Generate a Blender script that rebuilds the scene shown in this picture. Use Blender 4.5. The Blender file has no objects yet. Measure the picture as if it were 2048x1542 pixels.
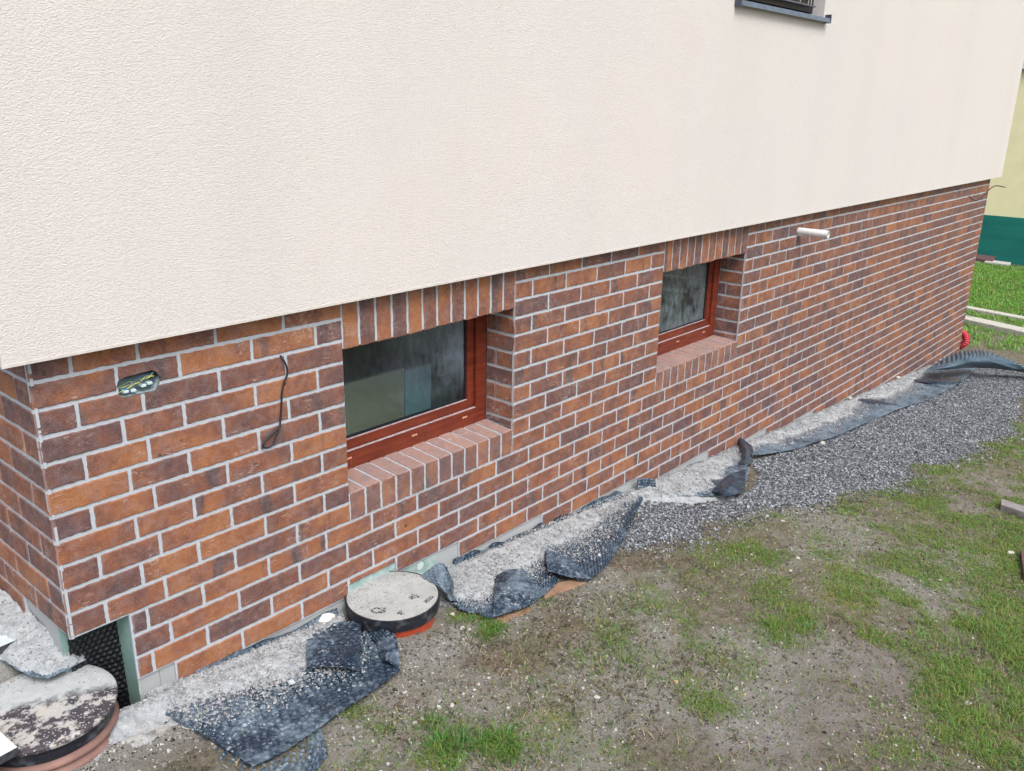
import bpy, math, random
import numpy as np
from mathutils import Matrix, Vector
R_ = math.radians
scene = bpy.context.scene
C = scene.collection
random.seed(7)

# ------------------------------------------------------------------ camera
cam_d = bpy.data.cameras.new('camera'); cam = bpy.data.objects.new('camera', cam_d); C.objects.link(cam)
rx = (0.6583484, -0.7525055, 0.0176899); up = (0.2218848, 0.2164715, 0.9507403); fw = (0.7192666, 0.6219933, -0.3094833)
cam.matrix_world = Matrix(((rx[0], up[0], -fw[0], -0.84264), (rx[1], up[1], -fw[1], -2.49768), (rx[2], up[2], -fw[2], 0.67910), (0, 0, 0, 1)))
cam_d.sensor_width = 36.0; cam_d.lens = 30.414; cam_d.clip_start = 0.05; cam_d.clip_end = 500
scene.camera = cam
# ------------------------------------------------------------------ sky, sun, exposure
world = bpy.data.worlds.new('World'); scene.world = world; world.use_nodes = True
wn = world.node_tree; bg = wn.nodes['Background']
SUN_EL, SUN_AZ = 52, 205          # azimuth clockwise from +Y
sky = wn.nodes.new('ShaderNodeTexSky'); sky.sky_type = 'NISHITA'; sky.sun_disc = False
sky.sun_elevation = R_(SUN_EL); sky.sun_rotation = R_(SUN_AZ); sky.dust_density = 4.0; sky.air_density = 1.0; sky.ozone_density = 1.0
hs = wn.nodes.new('ShaderNodeHueSaturation'); hs.inputs['Saturation'].default_value = 0.45
wn.links.new(sky.outputs[0], hs.inputs['Color']); wn.links.new(hs.outputs[0], bg.inputs[0])
bg.inputs[1].default_value = 0.13
sl = bpy.data.lights.new('sun', 'SUN'); sl.energy = 1.5; sl.angle = R_(28); sl.color = (1, .965, .92)
sun = bpy.data.objects.new('sun', sl); C.objects.link(sun)
az, el = R_(SUN_AZ), R_(SUN_EL)
sd = Vector((math.sin(az)*math.cos(el), math.cos(az)*math.cos(el), math.sin(el)))
sun.rotation_euler = sd.to_track_quat('Z', 'Y').to_euler(); sun.location = sd*20
scene.view_settings.view_transform = 'Standard'; scene.view_settings.look = 'None'
scene.view_settings.exposure = 0.56; scene.view_settings.gamma = 1
scene.view_settings.use_curve_mapping = False

D = {'A': [[(0.2023, 0.0266, -1.2422), (0.348, 0.014, -1.2546), (0.5387, 0.0075, -1.2705), (0.7279, 0.0041, -1.2863), (0.9105, 0.0004, -1.3011),
        (1.031, -0.0677, -1.3013)],
       [(0.2019, -0.1442, -1.2277), (0.3257, -0.1905, -1.2326), (0.5019, -0.2102, -1.2525), (0.6759, -0.227, -1.267), (0.8605, -0.2205, -1.2814),
        (1.0613, -0.2299, -1.2936)],
       [(0.2424, -0.391, -1.2252), (0.3665, -0.39, -1.2362), (0.5185, -0.39, -1.2485), (0.6624, -0.3895, -1.2606), (0.8103, -0.3838, -1.2724),
        (0.9947, -0.3636, -1.2827)],
       [(0.2532, -0.5535, -1.2163), (0.3432, -0.5621, -1.2237), (0.4757, -0.545, -1.2356), (0.6208, -0.5253, -1.2419), (0.7662, -0.5051, -1.2594),
        (0.9154, -0.4664, -1.2818)]],
 'Acurl': [[(1.0182, -0.1701, -1.2904), (1.0254, -0.2434, -1.2607), (1.0309, -0.3096, -1.2556)],
           [(0.9621, -0.273, -1.2756), (0.9547, -0.346, -1.2443), (0.9674, -0.401, -1.2509)],
           [(0.8998, -0.3863, -1.2657), (0.8957, -0.4357, -1.2502), (0.9189, -0.4625, -1.2814)]],
 'Afold': [[(0.8217, -0.0363, -1.2635), (0.8771, -0.0475, -1.2587), (0.9448, -0.0848, -1.2591), (1.0138, -0.1285, -1.2592)],
           [(0.7585, -0.1218, -1.243), (0.8024, -0.1483, -1.242), (0.8702, -0.1867, -1.2473), (0.9307, -0.2272, -1.2479)],
           [(0.7072, -0.1955, -1.2396), (0.7332, -0.2414, -1.2311), (0.7927, -0.2859, -1.2366), (0.8487, -0.3308, -1.2357)],
           [(0.6699, -0.2487, -1.2487), (0.7038, -0.2948, -1.2337), (0.7474, -0.3437, -1.233), (0.7994, -0.3895, -1.2572)]],
 'Aunder': [[(0.2599, -0.3149, -1.2455), (0.3219, -0.4841, -1.2501), (0.4598, -0.4982, -1.2619), (0.5323, -0.5115, -1.2637)],
            [(0.1935, -0.4699, -1.24), (0.2645, -0.572, -1.2439), (0.3731, -0.6198, -1.2501), (0.4843, -0.5964, -1.256)],
            [(0.1464, -0.5758, -1.2333), (0.2138, -0.6999, -1.2371), (0.3201, -0.7064, -1.2443), (0.4601, -0.6463, -1.2496)]],
 'B': [[(1.5874, 0.0001, -1.345), (1.7854, 0.0172, -1.364), (2.0002, 0.0193, -1.3812), (2.2288, 0.0185, -1.4002), (2.4611, 0.0055, -1.4196)],
       [(1.4201, -0.1555, -1.3137), (1.5596, -0.1537, -1.3345), (1.7336, -0.1585, -1.3496), (1.9736, -0.164, -1.3692), (2.1987, -0.1742, -1.3883)],
       [(1.3923, -0.2792, -1.3162), (1.4665, -0.3179, -1.3269), (1.594, -0.3449, -1.3375), (1.7985, -0.3419, -1.3551), (2.0284, -0.3146, -1.3736)],
       [(1.3829, -0.3262, -1.3153), (1.4173, -0.3787, -1.3181), (1.4395, -0.442, -1.315), (1.6577, -0.4817, -1.333), (1.8943, -0.426, -1.3628)]],
 'BM1': [(1.8073, -0.4072, -1.3651), (2.0055, -0.4669, -1.3819), (1.9821, -0.4844, -1.3801), (1.7559, -0.4632, -1.3612)],
 'BM2': [(1.4173, -0.3929, -1.3331), (1.7568, -0.4342, -1.3614), (1.7278, -0.4859, -1.3586), (1.4203, -0.4598, -1.3331)],
 'BOARD1': [(4.0766, -1.8729, -1.5335), (3.714, -1.8644, -1.5036), (3.7069, -1.9441, -1.5028), (3.9501, -1.867, -1.523)],
 'BOARD2': [(4.7097, -1.6249, -1.5759), (4.6876, -1.7534, -1.5744)],
 'Bcurl': [[(1.3354, -0.1113, -1.2245), (1.3701, -0.1486, -1.1793), (1.4001, -0.178, -1.1521), (1.413, -0.2003, -1.1724)],
           [(1.3358, -0.1777, -1.2239), (1.3551, -0.2178, -1.1878), (1.4009, -0.2154, -1.2015), (1.4675, -0.1839, -1.2573)],
           [(1.3497, -0.2345, -1.2374), (1.3578, -0.2528, -1.2381), (1.4027, -0.2308, -1.2721), (1.4676, -0.1986, -1.3171)],
           [(1.3727, -0.249, -1.2891), (1.3778, -0.2644, -1.2896), (1.3997, -0.2601, -1.3015), (1.4333, -0.2475, -1.3247)]],
 'Bfold': [[(1.6878, -0.2273, -1.3203), (1.7487, -0.2357, -1.3152), (1.8185, -0.25, -1.3315), (1.8389, -0.3077, -1.3481)],
           [(1.5769, -0.3251, -1.3062), (1.6402, -0.3462, -1.3012), (1.7292, -0.3559, -1.319), (1.7837, -0.397, -1.3387)],
           [(1.4928, -0.3988, -1.3043), (1.5613, -0.416, -1.3046), (1.6431, -0.4295, -1.3168), (1.7126, -0.4556, -1.3324)],
           [(1.43, -0.4506, -1.309), (1.4979, -0.464, -1.3141), (1.5817, -0.4737, -1.3206), (1.6738, -0.4793, -1.3293)]],
 'C': [[(2.1974, -0.1113, -1.3776), (2.4384, -0.0781, -1.4081), (2.7002, -0.0504, -1.4375), (3.1086, 0.02, -1.4733)],
       [(2.0442, -0.2288, -1.36), (2.2779, -0.2315, -1.3845), (2.632, -0.1807, -1.4241), (3.1028, -0.0535, -1.4732)],
       [(1.9453, -0.3148, -1.3518), (2.12, -0.3508, -1.3711), (2.4528, -0.3274, -1.404), (3.0866, -0.101, -1.4616)],
       [(1.9274, -0.3964, -1.3507), (2.0176, -0.5134, -1.3632), (2.3604, -0.4268, -1.3916), (3.0603, -0.128, -1.4594)]],
 'C2': [[(3.1415, -0.0284, -1.3859), (3.1952, -0.0491, -1.3907), (3.2541, -0.0747, -1.4052)],
        [(3.1384, -0.0404, -1.4257), (3.1996, -0.057, -1.4409), (3.2483, -0.0953, -1.4451)],
        [(3.1156, -0.0518, -1.4717), (3.1771, -0.0745, -1.4791), (3.2551, -0.1081, -1.4852)]],
 'CABLE': [(0.8151, 0.004, -0.1692), (0.8126, -0.008, -0.1722), (0.8205, -0.016, -0.1952), (0.8264, -0.014, -0.2325), (0.8121, -0.01, -0.266),
           (0.8013, -0.01, -0.3031), (0.7968, -0.008, -0.3533), (0.7895, -0.008, -0.3954), (0.7835, -0.01, -0.419), (0.7662, -0.012, -0.4266),
           (0.7299, -0.01, -0.4481), (0.7106, -0.01, -0.4664), (0.718, -0.012, -0.4809), (0.7406, -0.014, -0.4796), (0.7615, -0.016, -0.4518),
           (0.7767, -0.016, -0.4229), (0.7784, -0.012, -0.4152)],
 'Cfold': [[(2.0651, -0.2143, -1.3472), (2.0665, -0.2861, -1.342), (2.0861, -0.3461, -1.3537)],
           [(1.9658, -0.2975, -1.3332), (1.9873, -0.369, -1.3352), (2.0485, -0.4274, -1.3537)],
           [(1.8966, -0.3623, -1.3331), (1.9321, -0.4579, -1.3358), (2.0067, -0.5266, -1.3558)]],
 'D': [[(3.5766, -0.0244, -1.5021), (3.9163, 0.0119, -1.5301), (4.1082, -0.0607, -1.5464), (4.2037, -0.1836, -1.5542)],
       [(3.377, -0.1355, -1.4753), (3.6335, -0.1569, -1.4968), (3.8628, -0.2248, -1.516), (4.0524, -0.2929, -1.5314)],
       [(3.2571, -0.2405, -1.4656), (3.3914, -0.3268, -1.487), (3.4892, -0.3876, -1.4848), (3.8027, -0.3989, -1.5108)]],
 'Dcrumple': [[(4.517, 0.039, -1.5703), (4.5103, 0.009, -1.5298), (4.5112, -0.0376, -1.5399), (4.5105, -0.1008, -1.5598)],
              [(4.3891, -0.0629, -1.5497), (4.3646, -0.0981, -1.5178), (4.4043, -0.1184, -1.546), (4.4119, -0.1498, -1.5615)],
              [(4.2423, -0.1585, -1.5372), (4.2431, -0.1778, -1.5175), (4.2953, -0.1804, -1.547), (4.3154, -0.1941, -1.5637)],
              [(4.0748, -0.1878, -1.5487), (4.0936, -0.2302, -1.5349), (4.1547, -0.2437, -1.55), (4.2477, -0.2317, -1.5681)]],
 'Dfold': [[(3.4709, -0.3438, -1.4732), (3.6173, -0.3166, -1.4654), (3.7672, -0.3047, -1.4678), (3.9578, -0.3189, -1.4937)],
           [(3.4445, -0.3773, -1.4664), (3.4811, -0.41, -1.4395), (3.612, -0.4067, -1.4454), (3.7566, -0.4151, -1.4772)],
           [(3.4752, -0.3874, -1.4736), (3.4031, -0.4588, -1.4481), (3.4707, -0.4843, -1.4536), (3.6035, -0.4861, -1.4791)]],
 'E': [[(4.6154, -0.0505, -1.6084), (5.3605, -0.0448, -1.6699), (6.362, -0.0187, -1.7531), (6.9306, -0.0792, -1.8004), (7.8617, -0.0522, -1.8779),
        (8.5285, -0.0953, -1.923), (9.0616, -0.2003, -1.9674), (9.3874, -0.3453, -1.9843)],
       [(4.4583, -0.1246, -1.5751), (5.0894, -0.1789, -1.6276), (5.8992, -0.2323, -1.6949), (6.7056, -0.2624, -1.7618), (7.4319, -0.297, -1.822),
        (8.1157, -0.3296, -1.8739), (8.6363, -0.381, -1.9118), (9.2726, -0.3945, -1.9548)],
       [(4.3188, -0.187, -1.5485), (4.8128, -0.3155, -1.5997), (5.5915, -0.3852, -1.6642), (6.5511, -0.4172, -1.7439), (7.1233, -0.4749, -1.7914),
        (7.7579, -0.495, -1.844), (8.4481, -0.4769, -1.9015), (9.3402, -0.3969, -1.9803)]],
 'Ehump': [[(8.5068, -0.1465, -1.8311), (8.5544, -0.2604, -1.7153), (8.738, -0.3765, -1.6704), (8.9798, -0.5198, -1.6904), (9.049, -0.7102, -1.7364),
            (9.2419, -0.9227, -1.8522), (9.4451, -1.0693, -1.909)],
           [(8.2686, -0.1911, -1.7916), (8.3397, -0.3363, -1.6973), (8.5271, -0.4633, -1.663), (8.7776, -0.5928, -1.6936), (8.9919, -0.7431, -1.7715),
            (9.2951, -0.9182, -1.8866), (9.4706, -1.0687, -1.9313)],
           [(8.082, -0.2187, -1.7659), (8.1909, -0.3974, -1.7049), (8.5165, -0.5208, -1.7119), (8.8233, -0.6395, -1.7574), (9.0502, -0.7725, -1.8263),
            (9.3941, -0.9192, -1.9247), (9.5836, -1.055, -1.9706)],
           [(8.0414, -0.2177, -1.7728), (8.2471, -0.3892, -1.7498), (8.8327, -0.4952, -1.8383), (9.1543, -0.6334, -1.895), (9.3465, -0.7644, -1.931),
            (9.5207, -0.9173, -1.9755), (9.6071, -1.0547, -1.9927)]],
 'Eridge1': [[(6.78, -0.0214, -1.7678), (6.8075, -0.1402, -1.7652), (6.8702, -0.3172, -1.7805)],
             [(6.6081, -0.064, -1.7436), (6.6339, -0.1982, -1.7409), (6.7567, -0.3942, -1.761)],
             [(6.658, -0.093, -1.7677), (6.6417, -0.2419, -1.7646), (6.7744, -0.4407, -1.7725)]],
 'Eridge2': [[(8.0916, -0.104, -1.8769), (8.2681, -0.2631, -1.8816), (8.6913, -0.4153, -1.9166)],
             [(7.8893, -0.1811, -1.8449), (8.0015, -0.3438, -1.8444), (8.3807, -0.4781, -1.8858)],
             [(7.9531, -0.2039, -1.8752), (8.0167, -0.3815, -1.8755), (8.2318, -0.4996, -1.8884)]],
 'F': [[(-0.0617, 0.6902, -0.97), (-0.0131, 0.5536, -0.975), (0.0148, 0.456, -0.98), (0.0075, 0.2752, -0.99), (0.0232, 0.1656, -1.01)],
       [(-0.1368, 0.475, -1.0), (-0.0711, 0.3623, -1.01), (-0.0258, 0.2809, -1.02), (0.0088, 0.1755, -1.03), (0.0676, 0.1337, -1.05)],
       [(-0.1926, 0.3781, -1.06), (-0.117, 0.2764, -1.06), (-0.0944, 0.1757, -1.06), (-0.0498, 0.0998, -1.065), (0.0735, 0.1092, -1.07)]],
 'GB': [(2.3568, -0.4045), (2.5743, -0.4539), (2.9695, -0.5475), (3.6003, -0.7152), (4.203, -0.8367), (4.6751, -1.0494), (5.359, -1.1066), (6.4342, -1.221),
        (8.2393, -1.0759), (9.5925, -1.0627)],
 'GRASS': [(0.7866, -0.8051, 0.06, 1), (0.7076, -0.8974, 0.06, 1), (0.8826, -0.9832, 0.07, 1), (0.6652, -0.5463, 0.05, 0.7), (0.6704, -0.6424, 0.05, 0.7),
           (0.8772, -0.8196, 0.04, 0.6), (0.538, -0.7504, 0.05, 0.6), (1.372, -0.3511, 0.06, 0.8), (1.3767, -0.4862, 0.06, 0.9), (1.6201, -0.4363, 0.05, 0.6),
           (1.718, -0.4942, 0.04, 0.6), (1.6191, -0.9265, 0.12, 0.9), (1.6921, -1.0409, 0.08, 0.7), (1.4895, -0.947, 0.06, 0.6), (1.5896, -1.3371, 0.1, 0.8),
           (1.421, -1.353, 0.08, 0.5), (1.1475, -1.0005, 0.08, 0.6), (1.0339, -1.005, 0.08, 0.5), (2.3813, -1.3101, 0.14, 1), (2.3454, -1.4136, 0.1, 0.7),
           (2.5704, -1.5632, 0.12, 0.8), (2.4, -1.5407, 0.1, 0.8), (2.6419, -0.9969, 0.12, 0.7), (3.0041, -0.957, 0.1, 0.7), (2.3713, -0.9827, 0.08, 0.5),
           (3.7439, -1.4702, 0.12, 1), (3.102, -1.3282, 0.14, 0.6), (2.8434, -1.3986, 0.12, 0.7), (3.0034, -1.5725, 0.12, 0.8), (3.4701, -0.7739, 0.1, 0.9),
           (2.9173, -0.8068, 0.1, 0.5), (4.4655, -0.9926, 0.15, 0.9), (3.9568, -0.9894, 0.1, 0.6), (4.7604, -1.1168, 0.12, 0.8), (5.1835, -1.2182, 0.15, 0.8),
           (6.9849, -1.1384, 0.2, 0.8), (8.7005, -0.9514, 0.2, 0.9), (6.1627, -1.3147, 0.15, 0.7), (4.4799, -1.317, 0.15, 0.7), (4.1942, -1.8115, 0.12, 0.8),
           (2.9009, -1.9953, 0.3, 1), (3.4445, -1.9621, 0.2, 0.9), (2.4276, -1.9943, 0.15, 0.9), (2.3496, -2.1326, 0.2, 1), (2.0679, -2.131, 0.15, 0.7),
           (2.1121, -2.2448, 0.15, 0.9), (1.8835, -1.9558, 0.06, 0.6), (3.3793, -1.0407, 0.1, 0.5), (4.367, -1.5144, 0.12, 0.5), (4.6598, -1.7579, 0.1, 0.8),
           (2.152, -0.6972, 0.06, 0.3), (0.9797, -1.092, 0.06, 0.5), (1.1467, -1.2513, 0.06, 0.3)],
 'KERB1': [(13.1181, 0.6407, -2.1286), (12.9584, -0.1349, -2.1255)],
 'KERB2': [(12.1424, 0.4404, -2.0492), (11.8483, -0.3506, -2.0431), (11.7877, 0.3488, -2.0421), (11.4269, -0.4366, -2.0348)],
 'MOSS': [(3.11, -1.3006, 0.12), (2.8002, -1.3915, 0.12), (2.2592, -2.0864, 0.1), (3.8964, -1.8714, 0.12), (4.099, -0.9068, 0.08), (1.1475, -1.0005, 0.06),
          (1.3904, -0.4735, 0.05)],
 'NDEB': [(18.9903, 1.9733, -2.146), (18.6637, 1.5686, -2.1394), (19.1158, 1.8441, -2.2485)],
 'RED': [(1.2349, -0.6673, 0.12), (1.6196, -0.6791, 0.12), (1.0937, -0.9104, 0.1), (1.8083, -1.195, 0.12), (0.8808, -0.634, 0.08), (2.2235, -0.5676, 0.1)],
 'SLAB1': [(-0.045, 0.286, -1.005), (-0.055, 0.447, -1.005), (-0.109, 0.295, -1.005)],
 'SLAB2': [(-0.234, -0.164, -1.06), (-0.243, -0.059, -1.06), (-0.279, -0.16, -1.06)],
 'STONES': [(1.3428, -1.0383, -1.3367, 0.022, 0), (1.6384, -1.1909, -1.3614, 0.015, 1), (3.0528, -1.058, -1.4786, 0.022, 0),
            (3.4458, -0.7995, -1.511, 0.022, 0), (2.3343, -2.0277, -1.4188, 0.022, 0), (4.0292, -1.8232, -1.56, 0.035, 0), (3.3839, -1.6438, -1.5061, 0.015, 0),
            (1.7582, -1.4094, -1.3711, 0.012, 1), (0.6651, -0.1439, -1.2809, 0.024, 2), (0.9338, 0.0317, -1.3034, 0.036, 3),
            (1.3568, -0.294, -1.3384, 0.018, 0), (0.2266, -0.2218, -1.2446, 0.03, 4), (1.0024, -0.173, -1.3086, 0.012, 2), (6.5564, 0.0192, -1.7695, 0.04, 0),
            (7.8847, -0.0209, -1.8798, 0.05, 0), (5.1208, -0.3592, -1.6505, 0.05, 4), (1.3025, -0.4046, -1.3331, 0.02, 4)],
 'WET': [(2.3397, -1.6836, 0.25), (1.8758, -1.6454, 0.2), (3.2081, -1.6241, 0.15), (1.5266, -1.5427, 0.2), (5.1951, -1.4624, 0.25), (1.4165, -1.215, 0.15),
         (4.6128, -1.4251, 0.15)],
 'WIRE': [(9.4212, 0.004, -0.168), (9.3817, -0.02, -0.176), (9.3561, -0.05, -0.1922), (9.412, -0.08, -0.2085), (9.4663, -0.11, -0.1725),
          (9.5527, -0.15, -0.0952), (9.5763, -0.18, -0.0634), (9.6638, -0.2, -0.0597), (9.9164, -0.22, -0.0866)]}
H = .0825
# ------------------------------------------------------------------ numpy noise
def _h(ix, iy, s):
    n = (ix.astype(np.int64)*374761393 + iy.astype(np.int64)*668265263 + s*2246822519) & 0x7fffffff
    n = ((n ^ (n >> 13))*1274126177) & 0x7fffffff
    n = (n ^ (n >> 16)) & 0xffff
    return n/65535.0
def vn(x, y, s=0):
    ix = np.floor(x); iy = np.floor(y); fx = x-ix; fy = y-iy
    fx = fx*fx*(3-2*fx); fy = fy*fy*(3-2*fy)
    a = _h(ix, iy, s); b = _h(ix+1, iy, s); c = _h(ix, iy+1, s); d = _h(ix+1, iy+1, s)
    return (a*(1-fx)+b*fx)*(1-fy)+(c*(1-fx)+d*fx)*fy
def fbm(x, y, sc, octs=4, s=0, g=.5):
    t = 0; a = 1; n = 0; x = np.asarray(x, float); y = np.asarray(y, float)
    for o in range(octs):
        t = t+a*vn(x/sc+17.3*o, y/sc-9.1*o, s+o); n += a; a *= g; sc *= .5
    return t/n            # 0..1
def sst(a, b, x):
    t = np.clip((x-a)/(b-a), 0, 1); return t*t*(3-2*t)
def G0(x, y):
    x = np.asarray(x, float)
    g = np.where(x <= 10.2, -1.225-.083*np.maximum(x, -1.5), -2.07-.02*(np.minimum(x, 60)-10.2))
    return g
def ground_z(x, y):
    g = G0(x, y)
    g = g+(fbm(x, y, .6, 3, 5)-.5)*.03+(fbm(x, y, .10, 5, 11, .6)-.5)*.034*sst(14, 8, x)
    lft = np.maximum(sst(.06, -.12, x)*sst(.12, .36, y), .55*sst(-.31, -.42, x)*sst(-.6, -.3, y))                       # spoil heaped along the left wall
    g = g+lft*.2
    pit = np.exp(-(((x-.1)/.13)**2+((y-.06)/.12)**2)**2)
    return g-.16*pit

# ------------------------------------------------------------------ helpers
def wloc(o):
    v = Vector((0, 0, 0))
    while o: v += o.location; o = o.parent
    return v
def tag(o, label=None, cat=None, group=None, kind=None):
    for k, v in (('label', label), ('category', cat), ('group', group), ('kind', kind)):
        if v: o[k] = v
    return o
def link(name, me, mats, parent=None, loc=None):
    o = bpy.data.objects.new(name, me); C.objects.link(o)
    for m in (mats if isinstance(mats, (list, tuple)) else [mats]): me.materials.append(m)
    if parent:
        off = -wloc(parent); o.parent = parent; o.location = off
    elif loc is not None:
        me.transform(Matrix.Translation(-Vector(loc))); o.location = loc
    return o
def empty(name, loc, **k):
    o = bpy.data.objects.new(name, None); C.objects.link(o); o.location = loc; o.empty_display_size = .1
    return tag(o, **k)
def npmesh(name, V, F, mats=None, smooth=False, cols=None, colname='col'):
    """V (n,3), F (m,k) array or list of arrays of different k"""
    me = bpy.data.meshes.new(name)
    Fs = F if isinstance(F, list) else [F]
    Fs = [np.asarray(f, dtype=np.int32) for f in Fs if len(f)]
    loops = np.concatenate([f.ravel() for f in Fs]); tot = np.concatenate([np.full(len(f), f.shape[1], np.int32) for f in Fs])
    me.vertices.add(len(V)); me.vertices.foreach_set('co', np.ascontiguousarray(V, dtype=np.float32).ravel())
    me.loops.add(len(loops)); me.loops.foreach_set('vertex_index', loops)
    me.polygons.add(len(tot)); st = np.concatenate([[0], np.cumsum(tot)[:-1]]).astype(np.int32)
    me.polygons.foreach_set('loop_start', st)
    if mats is not None: me.polygons.foreach_set('material_index', np.asarray(mats, np.int32))
    me.polygons.foreach_set('use_smooth', np.full(len(tot), smooth))
    me.update(calc_edges=True)
    if cols is not None:
        a = me.color_attributes.new(colname, 'FLOAT_COLOR', 'POINT')
        c = np.ones((len(V), 4), np.float32); c[:, :cols.shape[1]] = cols; a.data.foreach_set('color', c.ravel())
    me.validate()
    return me
class MB:
    def __init__(s): s.v = []; s.f = []; s.m = []
    def quad(s, a, b, c, d, m=0):
        n = len(s.v); s.v += [a, b, c, d]; s.f.append((n, n+1, n+2, n+3)); s.m.append(m)
    def box(s, x0, x1, y0, y1, z0, z1, m=0, skip=''):
        n = len(s.v)
        s.v += [(x0, y0, z0), (x1, y0, z0), (x1, y1, z0), (x0, y1, z0), (x0, y0, z1), (x1, y0, z1), (x1, y1, z1), (x0, y1, z1)]
        for k, f in (('b', (0, 3, 2, 1)), ('t', (4, 5, 6, 7)), ('f', (0, 1, 5, 4)), ('k', (2, 3, 7, 6)), ('l', (0, 4, 7, 3)), ('r', (1, 2, 6, 5))):
            if k not in skip: s.f.append(tuple(n+i for i in f)); s.m.append(m)
    def poly(s, pts, m=0):
        n = len(s.v); s.v += list(pts); s.f.append(tuple(range(n, n+len(pts)))); s.m.append(m)
    def prism(s, pts, d, m=0):
        """pts polygon ccw seen from outside, extruded by -d"""
        n = len(s.v); k = len(pts); d = Vector(d)
        s.v += [tuple(p) for p in pts]+[tuple(Vector(p)-d) for p in pts]
        s.f.append(tuple(range(n, n+k))); s.m.append(m)
        s.f.append(tuple(range(n+2*k-1, n+k-1, -1))); s.m.append(m)
        for i in range(k):
            j = (i+1) % k; s.f.append((n+i, n+k+i, n+k+j, n+j)); s.m.append(m)
    def mesh(s, name, smooth=False):
        me = bpy.data.meshes.new(name); me.from_pydata([tuple(v) for v in s.v], [], s.f)
        me.polygons.foreach_set('material_index', s.m)
        me.polygons.foreach_set('use_smooth', [smooth]*len(s.f)); me.update()
        return me
def bevel(o, w, seg=2):
    m = o.modifiers.new('bevel', 'BEVEL'); m.width = w; m.segments = seg; m.limit_method = 'ANGLE'; m.angle_limit = R_(40); return o
def tube_mesh(name, pts, r, n=10, rfun=None, sub=6, cap=True):
    P = [Vector(p) for p in pts]
    if sub > 1:
        Q = []
        for i in range(len(P)-1):
            p0 = P[max(i-1, 0)]; p1 = P[i]; p2 = P[i+1]; p3 = P[min(i+2, len(P)-1)]
            for k in range(sub):
                t = k/sub; Q.append(.5*((2*p1)+(p2-p0)*t+(2*p0-5*p1+4*p2-p3)*t*t+(3*p1-p0-3*p2+p3)*t**3))
        Q.append(P[-1]); P = Q
    V = []; F = []; T0 = (P[1]-P[0]).normalized(); N = T0.orthogonal().normalized(); s = 0
    for i, p in enumerate(P):
        T = (P[min(i+1, len(P)-1)]-P[max(i-1, 0)]).normalized()
        N = (N-T*N.dot(T)).normalized(); B = T.cross(N)
        if i: s += (p-P[i-1]).length
        rr = rfun(s) if rfun else r
        for k in range(n):
            a = 2*math.pi*k/n; V.append(p+(N*math.cos(a)+B*math.sin(a))*rr)
    for i in range(len(P)-1):
        for k in range(n):
            F.append((i*n+k, i*n+(k+1) % n, (i+1)*n+(k+1) % n, (i+1)*n+k))
    if cap: F.append(tuple(range(n-1, -1, -1))); F.append(tuple((len(P)-1)*n+k for k in range(n)))
    me = bpy.data.meshes.new(name); me.from_pydata([tuple(v) for v in V], [], F)
    me.polygons.foreach_set('use_smooth', [True]*len(F)); me.update(); return me

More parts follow.
